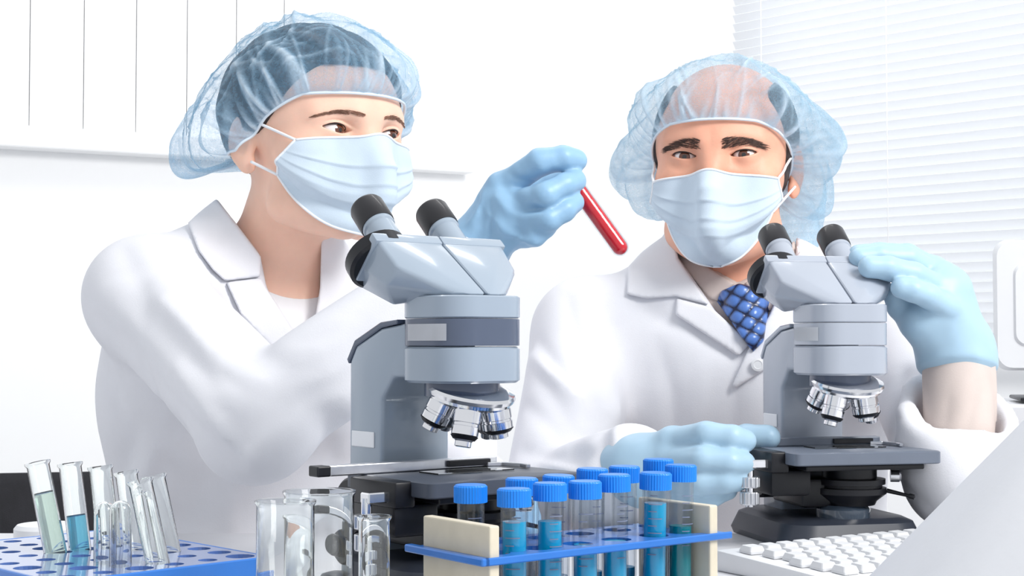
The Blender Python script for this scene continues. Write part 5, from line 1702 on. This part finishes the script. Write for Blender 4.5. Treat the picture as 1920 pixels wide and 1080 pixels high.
    V = smooth_mesh(V, F, 1, 0.5)
    lc = np_obj('lab_coat', V, F, M['coat'], root)
    patch('collar', [(1262, 430), (1205, 470), (1178, 500), (1175, 552), (1212, 560), (1268, 556), (1330, 572), (1272, 484)], coat0, 0.0068, 0.003, 1.64, 1.86, M['coat'], lc)
    patch('lapel', [(1268, 559), (1266, 590), (1385, 668), (1408, 644), (1334, 576)], coat0, 0.0058, 0.003, 1.62, 1.82, M['coat'], lc)
    patch('lapel', [(1408, 644), (1398, 664), (1374, 720), (1376, 730), (1440, 690), (1540, 590), (1545, 530), (1500, 470), (1492, 482), (1442, 592)], coat0, 0.0062, 0.003, 1.62, 1.86, M['coat'], lc)
    bt = trace(coat0, [(1418, 684)], 1.2)[0] + np.array((0, -0.0055, 0))
    bm = bmesh.new(); lathe(bm, [(0, 0), (0.0065, 0), (0.0075, 0.001), (0.0075, 0.0022), (0.005, 0.0028), (0.004, 0.0022), (0, 0.0022)], 24, axis_mx(bt + np.array((0, -0.0035, 0)), bt + np.array((0, -1, 0.1))))
    world_parent(bm_obj('button', bm, M['wplastic'], None, 30), lc)
    # beige shirt: body, collar, cuffed sleeve
    def shirt0(Q):
        x, y, dep = project(Q)
        d = torso(Q, -0.014)
        col = cone(Q, nk1 + np.array((0, 0.002, -0.03)), nk0 + (nk1 - nk0) * 0.35, 0.078, 0.068)
        edge = np.interp(x, (1240, 1262, 1290, 1330, 1384, 1440, 1490), (430, 440, 468, 500, 530, 500, 450))
        d = smin(d, col, 0.02)
        return smax(d, (edge - y) * dep / FPX, 0.003)
    def shirt(Q):
        d = np.maximum(shirt0(Q), 0.5 - Q[:, 2])
        return d
    lo, hi = rng([shR, shL, tor.O - 0.17, tor.O + 0.17], 0.06)
    V, F = mesh_sdf(shirt, grid(lo[0], hi[0], 0.005), grid(lo[1], hi[1], 0.005), grid(0.49, hi[2] + 0.1, 0.005))
    sh = np_obj('shirt', V, F, M['shirt'], root)
    patch('shirt_collar', [(1262, 440), (1290, 468), (1330, 502), (1378, 532), (1346, 566), (1330, 560), (1262, 480)], shirt0, 0.004, 0.002, 1.66, 1.84, M['shirt'], sh)
    patch('shirt_collar', [(1490, 450), (1440, 502), (1394, 532), (1420, 560), (1444, 586), (1500, 500)], shirt0, 0.004, 0.002, 1.66, 1.86, M['shirt'], sh)
    def sleeve(Q):
        a = elL + (wrL - elL) * 0.10; b = elL + (wrL - elL) * 0.93
        d = cone(Q, a, b, 0.034, 0.0345)
        q = Q - b
        ang_ = np.arctan2(q[:, 1], q[:, 0])
        d = d - 0.0035 * np.exp(-((ang_ + 0.55) / 0.10) ** 2)                 # placket overlap
        d = np.maximum(d, (Q - b) @ sdir)
        return smax(d, -cone(Q, b - sdir * 0.002, b + sdir * 0.08, 0.0270, 0.029), 0.002)
    fs = fold_fn(sleeve, [([(1835, 720), (1825, 770), (1805, 825)], 0.0025, 0.005), ([(1780, 740), (1770, 800)], 0.002, 0.01)], 1.2)
    lo, hi = rng([elL, wrL], 0.07)
    V, F = mesh_sdf(lambda Q: sleeve(Q) + fs(Q), *[np.arange(lo[i], hi[i], 0.0028) for i in range(3)])
    np_obj('shirt_sleeve', V, F, M['shirt'], sh)
    # tie with a raised diamond weave
    def quilt(Q):
        x, y, dep = project(Q)
        u = (x - 1400) * 0.80 + (y - 590) * 0.60; v = -(x - 1400) * 0.45 + (y - 590) * 0.90
        return 0.0030 * (np.abs(np.sin(u * math.pi / 24)) * np.abs(np.sin(v * math.pi / 24))) ** 0.5
    tie_f = lambda Q: np.minimum(torso(Q, -0.014), cone(Q, P(1392, 540, 1.735), P(1404, 640, 1.715), 0.020, 0.020))
    patch('tie', [(1342, 562), (1352, 545), (1386, 531), (1420, 540), (1446, 556), (1440, 592), (1432, 640), (1412, 660), (1396, 640)], tie_f, 0.004, 0.004, 1.62, 1.80, M['tie'], root, 0.0016, quilt, attr=lambda V: quilt(V) / 0.003)
    # gloves
    for h, cend, folds_, y0 in ((handR, wrR + (elR - wrR) * 0.2, [([(1280, 846), (1340, 842), (1390, 846)], 0.0015, 0.004), ([(1275, 884), (1330, 884), (1385, 884)], 0.0015, 0.004), ([(1230, 860), (1240, 900)], 0.002, 0.006)], 1.2),
                                (handL, wrL + (elL - wrL) * 0.10, [([(1690, 560), (1740, 590), (1790, 600)], 0.002, 0.008), ([(1670, 590), (1690, 570), (1700, 555)], 0.002, 0.003)], 1.2)):
        r1 = 0.0365 if h is handL else 0.037
        def glove0(Q, h=h, cend=cend, r1=r1):
            d = hand_sdf(Q, h, 0.0014)
            c = cone(Q, h['wrist'][0] + (h['wrist'][0] - cend) * 0.3, cend, h['wrist'][1] + 0.004, r1)
            dr = (cend - h['wrist'][0]); dr = dr / np.linalg.norm(dr)
            c = smax(c, (Q - cend) @ dr, 0.003)
            return smin(d, c, 0.014)
        gf = fold_fn(glove0, folds_, y0)
        lo, hi = rng([cend, h['wrist'][0]] + [p for f_ in h['fingers'].values() for p in f_[0]], 0.05)
        V, F = mesh_sdf(lambda Q: glove0(Q) + gf(Q) + ripple(Q, 0.0003, 160, 9), *[np.arange(lo[i], hi[i], 0.002) for i in range(3)])
        np_obj('glove', V, F, M['glove_m'], root)
    return root
M['tie'] = mat('blue woven silk', srgb(62, 98, 172), 0.3, var=0.05, vscale=160, coat=0.2)
_nt = M['tie'].node_tree
_a = _nt.nodes.new('ShaderNodeAttribute'); _a.attribute_name = 'weave'
_r = _nt.nodes.new('ShaderNodeValToRGB')
_r.color_ramp.elements[0].position = 0.25; _r.color_ramp.elements[0].color = srgb(16, 26, 60) + (1,)
_r.color_ramp.elements[1].position = 0.75; _r.color_ramp.elements[1].color = srgb(84, 124, 196) + (1,)
_nt.links.new(_a.outputs['Fac'], _r.inputs['Fac'])
_nt.links.new(_r.outputs['Color'], _nt.nodes['Principled BSDF'].inputs['Base Color'])
man()
